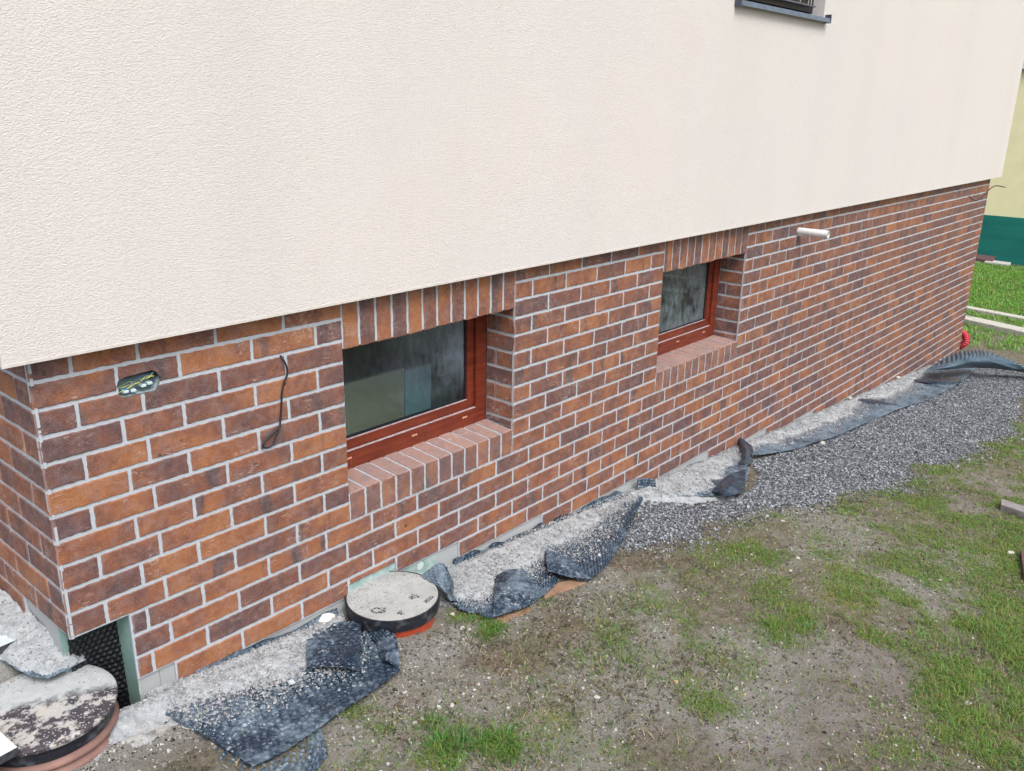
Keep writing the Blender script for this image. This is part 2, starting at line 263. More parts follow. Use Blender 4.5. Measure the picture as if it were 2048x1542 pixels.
# ------------------------------------------------------------------ materials
class M:
    def __init__(s, name, rough=.8, spec=.3):
        s.m = bpy.data.materials.new(name); s.m.use_nodes = True; s.t = s.m.node_tree; s.b = s.t.nodes['Principled BSDF']
        s.b.inputs['Roughness'].default_value = rough; s.b.inputs['Specular IOR Level'].default_value = spec
        tc = s.n('ShaderNodeNewGeometry'); s.P = tc.outputs['Position']
    def n(s, t, **k):
        o = s.t.nodes.new(t)
        for a, v in k.items():
            setattr(o, a, v)
        return o
    def L(s, a, b): s.t.links.new(a, b)
    def val(s, inp, v):
        if isinstance(v, bpy.types.NodeSocket): s.L(v, inp)
        elif isinstance(v, (tuple, list)) and len(v) == 3 and inp.type == 'RGBA': inp.default_value = (*v, 1)
        else: inp.default_value = v
    def noise(s, sc, det=4, vec=None, stretch=None, rough=.5, dist=0, off=None):
        v = vec or s.P
        if stretch or off:
            mp = s.n('ShaderNodeMapping'); s.L(v, mp.inputs[0])
            if stretch: mp.inputs['Scale'].default_value = stretch
            if off is not None: s.val(mp.inputs['Location'], off)
            v = mp.outputs[0]
        o = s.n('ShaderNodeTexNoise'); o.inputs['Scale'].default_value = sc; o.inputs['Detail'].default_value = det
        o.inputs['Roughness'].default_value = rough; o.inputs['Distortion'].default_value = dist; s.L(v, o.inputs['Vector']); return o.outputs['Fac']
    def vor(s, sc, feat='F1', vec=None, out='Distance', rnd=1):
        o = s.n('ShaderNodeTexVoronoi', feature=feat); o.inputs['Scale'].default_value = sc; o.inputs['Randomness'].default_value = rnd
        s.L(vec or s.P, o.inputs['Vector']); return o.outputs[out]
    def ramp(s, f, stops, interp='LINEAR'):
        o = s.n('ShaderNodeValToRGB'); r = o.color_ramp; r.interpolation = interp
        while len(r.elements) < len(stops): r.elements.new(.5)
        for e, (p, c) in zip(r.elements, stops):
            e.position = p; e.color = (*c, 1) if isinstance(c, tuple) else (c, c, c, 1)
        s.L(f, o.inputs[0]); return o.outputs[0]
    def rng(s, f, a, b, lo=0., hi=1.):
        o = s.n('ShaderNodeMapRange'); o.inputs[1].default_value = a; o.inputs[2].default_value = b; o.inputs[3].default_value = lo; o.inputs[4].default_value = hi
        s.L(f, o.inputs[0]); return o.outputs[0]
    def mix(s, f, a, b, mode='MIX'):
        o = s.n('ShaderNodeMix', data_type='RGBA', blend_type=mode); s.val(o.inputs[0], f); s.val(o.inputs[6], a); s.val(o.inputs[7], b); return o.outputs[2]
    def math(s, op, a, b=0.):
        o = s.n('ShaderNodeMath', operation=op); s.val(o.inputs[0], a); s.val(o.inputs[1], b); return o.outputs[0]
    def bump(s, f, st=.5, d=.01):
        o = s.n('ShaderNodeBump'); o.inputs['Strength'].default_value = st; o.inputs['Distance'].default_value = d; s.L(f, o.inputs['Height'])
        if getattr(s, '_nb', None): s.L(s._nb, o.inputs['Normal'])
        s._nb = o.outputs[0]; s.L(o.outputs[0], s.b.inputs['Normal']); return s
    def col(s, c): s.val(s.b.inputs['Base Color'], c); return s
    def attr(s, name='col'):
        o = s.n('ShaderNodeVertexColor', layer_name=name); sp = s.n('ShaderNodeSeparateColor'); s.L(o.outputs[0], sp.inputs[0])
        return o.outputs[0], sp.outputs[0], sp.outputs[1], sp.outputs[2]

def m_plaster(name, base, warm, sc=1.0):
    m = M(name, .9, .15)
    w1 = m.noise(210*sc, 3, stretch=(.75, 1, 1.5), dist=.3); w2 = m.noise(480*sc, 2); w3 = m.noise(1.1, 4)
    st = m.noise(.7, 5, stretch=(3.2, 3.2, .3)); pt = m.noise(3.5, 5, rough=.6)
    c = m.mix(m.rng(w3, .3, .7), base, warm)
    c = m.mix(m.rng(st, .45, .8, 0, .45), c, tuple(v*.9 for v in base)); c = m.mix(m.rng(pt, .45, .7, 0, .14), c, (.68, .60, .56))
    # faint tiny pits are slightly darker
    c = m.mix(m.rng(w1, .52, .36, 0, .22), c, tuple(v*.62 for v in base))
    m.col(c)
    h = m.math('ADD', m.math('MULTIPLY', w1, 1.), m.math('MULTIPLY', w2, .45))
    m.bump(h, .65, .0045)
    return m.m
MAT_PLASTER = m_plaster('plaster', (.680, .652, .645), (.700, .662, .635))

def m_brick(name):
    m = M(name, .72, .3)
    _, tone, seed, edge = m.attr()
    vec = m.n('ShaderNodeVectorMath', operation='ADD'); m.L(m.P, vec.inputs[0])
    cs = m.n('ShaderNodeCombineXYZ'); m.L(m.math('MULTIPLY', seed, 37.), cs.inputs[0]); m.L(m.math('MULTIPLY', seed, 91.), cs.inputs[1]); m.L(m.math('MULTIPLY', seed, 53.), cs.inputs[2])
    m.L(cs.outputs[0], vec.inputs[1]); V = vec.outputs[0]
    big = m.noise(9, 3, V, rough=.55); mid = m.noise(45, 4, V, rough=.65); fine = m.noise(330, 3, V, rough=.7)
    t = m.math('ADD', m.math('MULTIPLY', m.math('SUBTRACT', tone, .45), .78), .43); t = m.math('ADD', t, m.math('MULTIPLY', m.math('SUBTRACT', big, .5), 1.7))
    t = m.math('ADD', t, m.math('MULTIPLY', m.math('SUBTRACT', mid, .5), .8))
    c = m.ramp(t, [(0., (.41, .155, .050)), (.28, (.305, .100, .040)), (.55, (.190, .069, .047)), (.8, (.135, .058, .058)), (1., (.085, .045, .060))])
    # smoky flame marks standing upright across the tile
    smk = m.noise(7, 2, V, stretch=(1.4, 1.4, .25), dist=.3)
    smask = m.math('MULTIPLY', m.rng(smk, .61, .68), m.rng(mid, .3, .6, .55, 1.))
    c = m.mix(smask, c, (.055, .045, .062))
    # burnt iron spots
    sp = m.vor(11, vec=V); c = m.mix(m.rng(m.math('ADD', sp, m.math('MULTIPLY', mid, .12)), .135, .115), c, (.02, .022, .03))
    c = m.mix(m.rng(m.vor(150, vec=V), .18, .12, 0, .7), c, (.04, .03, .03))
    c = m.mix(m.rng(fine, .35, .72), m.mix(.35, c, (.03, .02, .02)), m.mix(.22, c, (.62, .42, .34)))
    # pale drag creases, nearly level
    cr = m.noise(10, 2, V, stretch=(1., 1., 6.5), dist=2.2); cr = m.math('ABSOLUTE', m.math('SUBTRACT', cr, .5))
    gate = m.rng(m.noise(13, 2, V, off=(5, 3, 1)), .56, .66)
    crm = m.math('MULTIPLY', m.rng(cr, .016, .005), gate)
    c = m.mix(m.math('MULTIPLY', crm, .75), c, (.68, .50, .42))
    dust = m.rng(m.noise(30, 4, V, off=(1, 8, 2)), .45, .8, 0, .34)  # scattered dust on the brick face
    c = m.mix(dust, c, (.36, .27, .27))
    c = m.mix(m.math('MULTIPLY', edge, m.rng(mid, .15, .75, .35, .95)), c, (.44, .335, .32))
    sm2 = m.math('MULTIPLY', m.rng(m.noise(5, 3, off=(7, 7, 7)), .60, .70), m.rng(m.noise(60, 4), .5, .66)); c = m.mix(m.math('MULTIPLY', sm2, .5), c, (.50, .49, .50))
    m.col(c)
    m.bump(m.math('ADD', m.math('MULTIPLY', mid, 1.), m.math('MULTIPLY', fine, .35)), .8, .004); m.bump(big, .5, .006)
    m.bump(crm, .5, .0015)
    m.val(m.b.inputs['Roughness'], m.rng(mid, .2, .8, .5, .85))
    return m.m
MAT_BRICK = m_brick('brick')
def simple(name, col, rough=.8, var=.25, sc=30, bmp=.3, spec=.3, dark=None, d=.004):
    m = M(name, rough, spec); n = m.noise(sc, 5, rough=.6)
    c = m.mix(m.rng(n, .3, .7), tuple(v*(1-var) for v in col), tuple(min(1, v*(1+var)) for v in col))
    if dark: c = m.mix(m.rng(m.noise(sc*.3, 4), .55, .7), c, dark)
    m.col(c); m.bump(n, bmp, d); return m.m
MAT_MORTAR = simple('mortar', (.46, .505, .56), .95, .1, 120, .6, .1, d=.003)
m = M('insulation', .85, .2); n = m.noise(5, 4); f = m.noise(160, 3)
c = m.mix(m.rng(n, .35, .65), (.42, .435, .44), (.37, .395, .405)); c = m.mix(m.rng(f, .6, .75, 0, .3), c, (.6, .62, .6))
m.col(c).bump(f, .4, .003); MAT_INS = m.m
m = M('insulation_foam', .8, .2); n = m.noise(14, 5); c = m.mix(m.rng(n, .3, .7), (.20, .33, .31), (.27, .41, .385))
m.col(c).bump(m.noise(300, 2), .4, .002); MAT_FOAM = m.m
m = M('mahogany_foil', .42, .45); n = m.noise(6, 5, stretch=(1, 6, 9)); n2 = m.noise(40, 4, stretch=(.3, 2, 5))
c = m.mix(m.rng(n, .3, .7), (.105, .017, .009), (.20, .036, .015)); c = m.mix(m.rng(n2, .55, .75, 0, .5), c, (.06, .01, .006))
nz = m.n('ShaderNodeSeparateXYZ'); g = m.n('ShaderNodeNewGeometry'); m.L(g.outputs['Normal'], nz.inputs[0])
spk = m.rng(m.vor(95), .16, .10, 0, .8); spk = m.math('MULTIPLY', spk, m.rng(m.noise(9, 2), .5, .62))
c = m.mix(spk, c, (.6, .42, .34)); m.col(c).bump(n2, .1, .001); MAT_WOOD = m.m
m = M('pale_ledge', .9, .2); n = m.noise(90, 4); m.col(m.mix(m.rng(n, .35, .6), (.33, .23, .23), (.5, .42, .45))); MAT_LEDGE = m.m
MAT_GASKET = simple('gasket', (.012, .014, .02), .5, .2, 60, .1)
MAT_METAL = simple('coated_metal', (.055, .06, .10), .35, .15, 40, .05, .5)
MAT_METAL_LIGHT = simple('coated_metal_pale', (.13, .17, .25), .4, .2, 25, .05, .5)
MAT_DARK = simple('dark_interior', (.02, .018, .022), .8, .3, 20, .1)
MAT_PVC = simple('white_pipe', (.72, .74, .76), .35, .05, 20, .05, .5)
MAT_CABLE = simple('cable_sheath', (.018, .02, .028), .45, .3, 50, .1, .5)
MAT_RUST = simple('rusty_wire', (.06, .04, .035), .7, .4, 80, .2)
MAT_RED = simple('red_conduit', (.48, .028, .055), .4, .2, 30, .1, .5)
MAT_YEL = simple('yellow_stone', (.62, .42, .18), .8, .35, 60, .5)
MAT_PALE = simple('pale_stone', (.50, .48, .43), .85, .2, 70, .6)
MAT_GREYST = simple('grey_stone', (.42, .41, .40), .85, .3, 70, .6)
MAT_FOAMW = simple('white_foam', (.88, .88, .86), .8, .05, 90, .5)
MAT_BOARD = simple('weathered_board', (.25, .235, .24), .85, .3, 22, .4, dark=(.10, .09, .09))
MAT_BOARDR = simple('brown_board', (.125, .07, .075), .7, .35, 14, .3)
MAT_PLY = simple('orange_plywood', (.30, .185, .12), .85, .25, 12, .4, dark=(.30, .24, .19))
MAT_CONC = simple('pale_concrete', (.52, .50, .47), .9, .15, 25, .5, dark=(.33, .33, .29))
m = M('slab', .8, .3); n = m.noise(5, 5); m.col(m.mix(m.rng(n, .35, .65), (.56, .63, .66), (.70, .74, .73))).bump(m.noise(90, 4), .3, .003); MAT_SLAB = m.m
MAT_SLABSIDE = simple('slab_side', (.045, .05, .06), .7, .6, 60, .4)
MAT_NYEL = simple('yellow_plaster', (.86, .81, .54), .9, .05, 3, .1, .1)
m = M('green_plinth', .8, .2); m.col(m.mix(m.rng(m.noise(1.2, 4, stretch=(1, 1, 6)), .3, .7), (.012, .145, .135), (.018, .19, .17))); MAT_NGREEN = m.m
MAT_WHITE = simple('white_frame', (.75, .76, .78), .4, .03, 5, .02)

def m_membrane(name, dusty=.5, smooth=False):
    m = M(name, .42, .5)
    a = m.noise(6, 5, rough=.65); b = m.noise(38, 4, rough=.7); f = m.noise(240, 3)
    base = m.mix(m.rng(a, .3, .7), (.007, .018, .036), (.015, .041, .076))
    _, stud, _g, _b = m.attr()
    dm = m.math('ADD', m.math('MULTIPLY', a, .70), m.math('MULTIPLY', b, .40))
    lo = .66-.26*dusty
    d1 = m.rng(dm, lo, lo+.14)
    c = m.mix(m.math('MULTIPLY', d1, .75 if not smooth else .35), base, (.17, .225, .28))
    c = m.mix(m.math('MULTIPLY', stud, m.rng(b, .3, .6, .15, .6)), c, (.105, .155, .215))
    spk = m.math('MULTIPLY', m.rng(m.vor(85, 'SMOOTH_F1'), .36, .22), m.rng(b, .44, .56))
    c = m.mix(m.math('MULTIPLY', m.math('MULTIPLY', spk, m.rng(m.noise(9, 3, off=(4, 4, 4)), .40, .60)), .8 if not smooth else .15), c, (.40, .46, .53))
    c = m.mix(m.rng(f, .58, .75, 0, .45 if not smooth else .12), c, (.36, .42, .48))
    m.col(c); m.val(m.b.inputs['Roughness'], m.rng(d1, 0, 1, .27, .8)); m.bump(f, .25, .0015)
    return m.m
MAT_MEM = m_membrane('membrane', .50); MAT_MEMD = m_membrane('membrane_dusty', .85); MAT_MEMS = m_membrane('membrane_smooth', .35, True); MAT_MEMF = m_membrane('membrane_fold', .62); MAT_MEMB = simple('membrane_underside', (.085, .135, .185), .4, .35, 12, .2, .5, dark=(.03, .06, .09))
def m_debris():
    m = M('mortar_debris', .95, .1)
    a = m.noise(18, 4); b = m.noise(130, 4, rough=.7); v = m.vor(95, out='Color'); sp = m.n('ShaderNodeSeparateColor'); m.L(v, sp.inputs[0])
    c = m.mix(m.rng(a, .3, .7), (.30, .325, .355), (.41, .43, .445))
    c = m.mix(m.rng(sp.outputs[0], 0, 1, 0, .4), c, (.58, .61, .64))
    c = m.mix(m.rng(m.vor(95, 'DISTANCE_TO_EDGE'), .05, .0, 0, .5), c, (.15, .16, .17))
    c = m.mix(m.rng(b, .60, .70, 0, .45), c, (.14, .15, .16))
    c = m.mix(m.rng(m.noise(7, 4), .6, .75, 0, .5), c, (.46, .40, .33))
    m.col(c); m.bump(b, .7, .006); m.bump(m.vor(95), .4, .004)
    return m.m
MAT_DEBRIS = m_debris()
def m_stones(name, rough=.85):
    m = M(name, rough, .3); colr, *_ = m.attr(); n = m.noise(220, 3)
    c = m.mix(m.rng(n, .3, .7, 0, .5), colr, m.mix(1., colr, (.55, .55, .55), 'MULTIPLY')); m.col(c); return m.m
MAT_STONES = m_stones('stones')
def m_grass():
    m = M('grass_blades', .55, .35); colr, *_ = m.attr(); m.col(colr)
    m.b.inputs['Subsurface Weight'].default_value = 0
    tr = m.n('ShaderNodeBsdfTranslucent'); m.L(colr, tr.inputs[0]); mx = m.n('ShaderNodeMixShader'); mx.inputs[0].default_value = .3
    out = m.t.nodes['Material Output']; m.L(m.b.outputs[0], mx.inputs[1]); m.L(tr.outputs[0], mx.inputs[2]); m.L(mx.outputs[0], out.inputs[0])
    return m.m
MAT_GRASS = m_grass()
def m_ground():
    m = M('soil', .9, .25)
    _, gra, grs, wet = m.attr('zone'); _, red, sand, moss = m.attr('zone2')
    a = m.noise(3.2, 5); b = m.noise(24, 5, rough=.65); f = m.noise(150, 4, rough=.7); ff = m.noise(420, 2)
    c = m.mix(m.rng(a, .3, .7), (.222, .192, .152), (.285, .252, .205))
    c = m.mix(m.rng(b, .42, .7), c, (.125, .105, .075))
    c = m.mix(m.rng(m.noise(11, 5, rough=.7, off=(2, 2, 2)), .48, .64, 0, .75), c, (.165, .155, .10))
    c = m.mix(m.rng(m.noise(60, 4, rough=.75), .54, .64, 0, .75), c, (.09, .082, .055))
    c = m.mix(m.rng(m.noise(48, 4, rough=.75, off=(9, 1, 4)), .56, .66, 0, .6), c, (.36, .34, .285))
    c = m.mix(red, c, (.20, .135, .09))
    c = m.mix(m.math('MULTIPLY', wet, m.rng(a, .2, .6, .6, 1.)), c, (.275, .248, .24))
    c = m.mix(m.math('MULTIPLY', sand, m.rng(b, .25, .6, .4, 1.)), c, (.38, .38, .36))
    gc = m.mix(m.rng(b, .35, .65), (.115, .155, .05), (.185, .215, .08))
    c = m.mix(m.math('MULTIPLY', grs, m.rng(f, .3, .6, .35, .9)), c, gc)
    c = m.mix(m.math('MULTIPLY', moss, m.rng(b, .35, .6, .1, .85)), c, (.24, .24, .045))
    vc = m.vor(78, out='Color'); sp = m.n('ShaderNodeSeparateColor'); m.L(vc, sp.inputs[0])
    gv = m.mix(sp.outputs[0], (.06, .063, .075), (.25, .255, .275))
    gv = m.mix(m.rng(m.vor(78, 'DISTANCE_TO_EDGE'), .12, .0), gv, (.03, .03, .033))
    c = m.mix(gra, c, gv)
    # small crumbs and grit of the soil itself
    gr = m.rng(m.vor(120), .22, .12, 0, .75); gr = m.math('MULTIPLY', gr, m.rng(m.noise(9, 3, off=(3, 1, 2)), .42, .62))
    c = m.mix(gr, c, (.48, .46, .41))
    c = m.mix(m.rng(f, .62, .72, 0, .6), c, (.09, .075, .055))
    m.col(c); m.bump(m.math('ADD', m.math('MULTIPLY', b, .8), m.math('MULTIPLY', f, .8)), .9, .02); m.bump(ff, .4, .003)
    m.val(m.b.inputs['Roughness'], m.rng(wet, 0, 1, .92, .62))
    return m.m
MAT_GROUND = m_ground()

# ------------------------------------------------------------------ ground sheet
def axis(parts):
    a = []
    for lo, hi, st in parts: a.append(np.arange(lo, hi, st))
    return np.concatenate(a+[[parts[-1][1]]])
gx = axis([(-60, -8, 6), (-8, -1.5, .5), (-1.5, -.6, .06), (-.6, 4.2, .012), (4.2, 11, .026), (11, 20, .12), (20, 80, 4)])
gy = axis([(-60, -8, 6), (-8, -3, .4), (-3, -2.3, .06), (-2.3, .2, .0135), (.2, .7, .03), (.7, 3, .15), (3, 60, 3)])
X, Y = np.meshgrid(gx, gy, indexing='ij'); Zg = ground_z(X, Y)
GBx = np.array([p[0] for p in D['GB']]); GBy = np.array([p[1] for p in D['GB']])
def edge_n(x, y): return (fbm(x, y, .35, 4, 31)-.5)*.38
def gravel_m(x, y):
    yb = np.interp(x, GBx, GBy, left=5, right=-1.0)+edge_n(x, y)*.8
    m = sst(-.05, .06, y-yb)*sst(2.35, 2.75, x)*sst(10.1, 9.3, x+edge_n(y, x)*1.5)
    m = m*sst(.0, .03, np.interp(x, SNx, SNy)-y)
    return m
SNx = [2.3, 2.9, 3.06, 3.12, 3.28, 3.5, 3.8, 4.1, 4.3, 4.5, 4.85, 5.6, 6.2, 7., 8., 9.3, 10.]
SNy = [-.40, -.2, -.12, -.10, -.34, -.44, -.44, -.34, -.16, -.22, -.28, -.35, -.38, -.44, -.44, -.36, -.3]
def sand_m(x, y):
    n = edge_n(x+4, y)
    near = sst(-.42, -.18, y+n*.5)*sst(2.9, 1.6, x)
    blob = np.exp(-(((x-1.15)/.35)**2+((y+.42)/.14)**2))*1.1
    left = sst(.25, -.1, x+n*.6)*sst(-.35, -.1, y)
    patch = sst(.6, .72, fbm(x, y, .7, 4, 77))*.55*sst(12, 10, x)
    return np.clip(np.maximum.reduce([near, blob, left*.9, patch]), 0, 1)
def spots(lst, x, y, i3=True):
    t = np.zeros_like(x)
    for p in lst:
        s = p[3] if (i3 and len(p) > 3) else 1
        t = np.maximum(t, s*np.exp(-(((x-p[0])**2+(y-p[1])**2)/(p[2]**2))))
    return t
def grass_m(x, y):
    n = fbm(x, y, .16, 5, 91, .65); n2 = fbm(x, y, 1.3, 3, 93)
    t = spots(D['GRASS'], x, y)
    far = sst(10.6, 11.6, x+edge_n(x, y)*2)*.95*np.clip(sst(.25, .4, fbm(x, y, .8, 3, 95))+sst(13, 14, x), 0, 1)
    right = sst(-1.72, -2.02, y-.05*(x-2.4))*.75*sst(1.6, 2.4, x)+.32*sst(-.9, -1.6, y)*sst(2.2, 3.2, x)
    t = np.maximum.reduce([t, far, right])
    bare = spots(D['WET'], x, y)
    v = t*(.15+1.3*sst(.30, .68, n))*.8-.4*bare
    v = v+sst(.42, .68, n)*.42*sst(-.5, -.8, y)*sst(1.0, 2.2, x)
    v = np.where(x > 13.2, t, v)
    return np.clip(v, 0, 1)*(1-.93*gravel_m(x, y))
gm = gravel_m(X, Y); gs = grass_m(X, Y); wt = spots(D['WET'], X, Y)*sst(.25, .55, fbm(X, Y, .3, 4, 41)+.15)
rd = spots(D['RED'], X, Y)*fbm(X, Y, .12, 3, 43); sm = sand_m(X, Y)*(1-gm); ms = spots(D['MOSS'], X, Y)
Zg = Zg+gm*.004
nx, ny = X.shape
idx = np.arange(nx*ny).reshape(nx, ny)
F = np.stack([idx[:-1, :-1], idx[1:, :-1], idx[1:, 1:], idx[:-1, 1:]], -1).reshape(-1, 4)
me = npmesh('ground', np.stack([X, Y, Zg], -1).reshape(-1, 3), F, smooth=True, cols=np.stack([gm, gs, wt], -1).reshape(-1, 3), colname='zone')
a2 = me.color_attributes.new('zone2', 'FLOAT_COLOR', 'POINT'); c2 = np.ones((nx*ny, 4), np.float32); c2[:, :3] = np.stack([rd, sm, ms], -1).reshape(-1, 3); a2.data.foreach_set('color', c2.ravel())
tag(link('ground', me, MAT_GROUND), kind='structure')

# ------------------------------------------------------------------ the house
house = empty('house', (5.1, 4, -1.7), label='cream plastered house with a reddish brown clinker brick base', cat='house')
# plaster upper wall with a window opening
WX0, WX1, WZ0, WZ1 = 3.82, 4.95, 1.235, 2.35
FX0, FX1, FY, BY, Z0, Z1 = -.076, 10.43, -.055, 8.0, -.008, 5.2
b = MB()
xs = [FX0, WX0, WX1, FX1]; zs = [Z0, WZ0, WZ1, Z1]
for i in range(3):
    for j in range(3):
        if i == 1 and j == 1: continue
        b.quad((xs[i], FY, zs[j]), (xs[i+1], FY, zs[j]), (xs[i+1], FY, zs[j+1]), (xs[i], FY, zs[j+1]))
RD = .095
b.quad((WX0, FY, WZ0), (WX0, FY, WZ1), (WX0, FY+RD, WZ1), (WX0, FY+RD, WZ0)); b.quad((WX1, FY, WZ1), (WX1, FY, WZ0), (WX1, FY+RD, WZ0), (WX1, FY+RD, WZ1))
b.quad((WX0, FY, WZ1), (WX1, FY, WZ1), (WX1, FY+RD, WZ1), (WX0, FY+RD, WZ1)); b.quad((WX0, FY, WZ0), (WX0, FY+RD, WZ0), (WX1, FY+RD, WZ0), (WX1, FY, WZ0))
b.quad((FX0, FY, Z1), (FX0, BY, Z1), (FX0, BY, Z0), (FX0, FY, Z0)); b.quad((FX1, FY, Z0), (FX1, BY, Z0), (FX1, BY, Z1), (FX1, FY, Z1))
b.quad((FX0, BY, Z0), (FX0, BY, Z1), (FX1, BY, Z1), (FX1, BY, Z0)); b.quad((FX0, FY, Z1), (FX1, FY, Z1), (FX1, BY, Z1), (FX0, BY, Z1))
b.quad((FX0, FY, Z0), (FX0, BY, Z0), (FX1, BY, Z0), (FX1, FY, Z0))
link('plaster_wall', b.mesh('plaster_wall'), MAT_PLASTER, house)
b = MB(); b.box(FX0-.0015, FX1+.0015, FY-.0015, FY+.004, Z0-.0025, Z0+.006)
drip = link('drip_edge', b.mesh('drip_edge'), simple('drip_profile', (.60, .57, .54), .6, .1, 40, .1), house)

# --- brick cladding
O_ = [.118, .315, .575, .835, 1.063, 1.317, 1.571, 1.825, 2.067, 2.302, 2.556, 2.806, 3.059, 3.31, 3.56, 3.80]+[4.052+.2515*i for i in range(30)]
E_ = [.244, .443, .705, .965, 1.193, 1.444, 1.696, 1.947, 2.182, 2.433, 2.686, 2.936, 3.187, 3.437, 3.688, 3.922, 4.178, 4.431]+[4.431+.2515*i for i in range(1, 30)]
XE = 10.192
W1, W2, W3, W4 = 1.083, 2.059, 3.318, 4.316
TONES = {1: 'PoBoo', 2: 'BMooP', 3: 'PBPBm', 4: 'PBboP', 5: 'Pobpm', 6: 'opopP', 7: 'PbBBL', 8: 'bBBpm', 9: 'PboBb', 10: 'mooBP', 11: 'mbbBo',
         12: 'PBobbB', 13: 'PoBmBo', 14: 'boPbBB', 15: 'BmooBb'}
TV = {'o': .10, 'L': .0, 'b': .32, 'B': .52, 'm': .7, 'p': .66, 'M': .78, 'P': .92}
steps = [(.191, 14), (.321, 15), (1.694, 16), (2.298, 17), (3.187, 18), (4.052, 19), (4.934, 20), (5.81, 21), (6.69, 22), (7.573, 23), (8.455, 24), (9.585, 26)]
def maxc(x):
    c = 11
    for sx, sc in steps:
        if x >= sx-.03: c = sc
    return c
rng = random.Random(3)
VB, FB, MBm, CB = [], [], [], []
def tile(org, ux, uz, n, u0, u1, v0, v1, tone, seg, th=.0125, edgel=0, edger=0, mort=True, jit=.0015, mu=None, dust=0):
    """tile face in plane org+u*ux+v*uz, n outward normal (towards viewer)."""
    ux = np.array(ux, float); uz = np.array(uz, float); nn = np.array(n, float); org = np.array(org, float)
    d = [max(1, int(round((u1-u0)/seg))), max(1, int(round((v1-v0)/seg)))]
    pts = []
    for i in range(d[0]): pts.append((u0+(u1-u0)*i/d[0], v0))
    for i in range(d[1]): pts.append((u1, v0+(v1-v0)*i/d[1]))
    for i in range(d[0]): pts.append((u1-(u1-u0)*i/d[0], v1))
    for i in range(d[1]): pts.append((u0, v1-(v1-v0)*i/d[1]))
    cu, cv = (u0+u1)/2, (v0+v1)/2; k = len(pts); n0 = len(VB)
    seed = rng.random(); lift = rng.uniform(-.0008, .0006); tilt = rng.uniform(-.004, .004)
    ring = []
    for (u, v) in pts:
        ring.append((u+rng.uniform(-jit, jit), v+rng.uniform(-jit, jit)))
    bw = .0022
    for lvl, (ins, dep) in enumerate(((0, -th), (0, -.0022), (bw, 0))):
        for (u, v) in ring:
            uu = u+(ins if u < cu else -ins)*(1 if abs(u-cu) > (u1-u0)/2-.004 else 0); vv = v+(ins if v < cv else -ins)*(1 if abs(v-cv) > (v1-v0)/2-.004 else 0)
            p = org+uu*ux+vv*uz+nn*(dep+(lift+tilt*(v-cv) if lvl else 0))
            VB.append(tuple(p)); e = 0
            if lvl >= 1: e = .45 if ((edgel and u < u0+.003) or (edger and u > u1-.003)) else (.35 if lvl == 1 else .0)
            CB.append((tone, seed, max(e, dust)))
    # inner ring so that edge tint stays narrow
    for (u, v) in ring:
        uu = u+(.006 if u < cu else -.006)*(1 if abs(u-cu) > (u1-u0)/2-.004 else 0); vv = v+(.006 if v < cv else -.006)*(1 if abs(v-cv) > (v1-v0)/2-.004 else 0)
        VB.append(tuple(org+uu*ux+vv*uz+nn*(lift+tilt*(v-cv)+.0002))); CB.append((tone, seed, dust))
    for L in range(3):
        for i in range(k):
            j = (i+1) % k; FB.append((n0+L*k+i, n0+L*k+j, n0+(L+1)*k+j, n0+(L+1)*k+i)); MBm.append(0)
    FB.append(tuple(n0+3*k+i for i in range(k))); MBm.append(0)
    if mort:
        g = .005; m0 = len(VB); ml, mr, mb, mt = mu if mu else (g, g, g, g)
        q = [(u0-ml, v0-mb), (u1+mr, v0-mb), (u1+mr, v1+mt), (u0-ml, v1+mt)]
        for dep in (-th, -.0042):
            for (u, v) in q: VB.append(tuple(org+u*ux+v*uz+nn*dep)); CB.append((0, 0, 0))
        FB.append((m0+4, m0+5, m0+6, m0+7)); MBm.append(1)
        for i in range(4): FB.append((m0+i, m0+(i+1) % 4, m0+4+(i+1) % 4, m0+4+i)); MBm.append(1)
def rtone():
    r = rng.random()
    return rng.uniform(.05, .28) if r < .22 else (rng.uniform(.28, .62) if r < .72 else rng.uniform(.6, .95))
SPECIAL = []       # tiles cut by the cable box are built apart
J = .0064
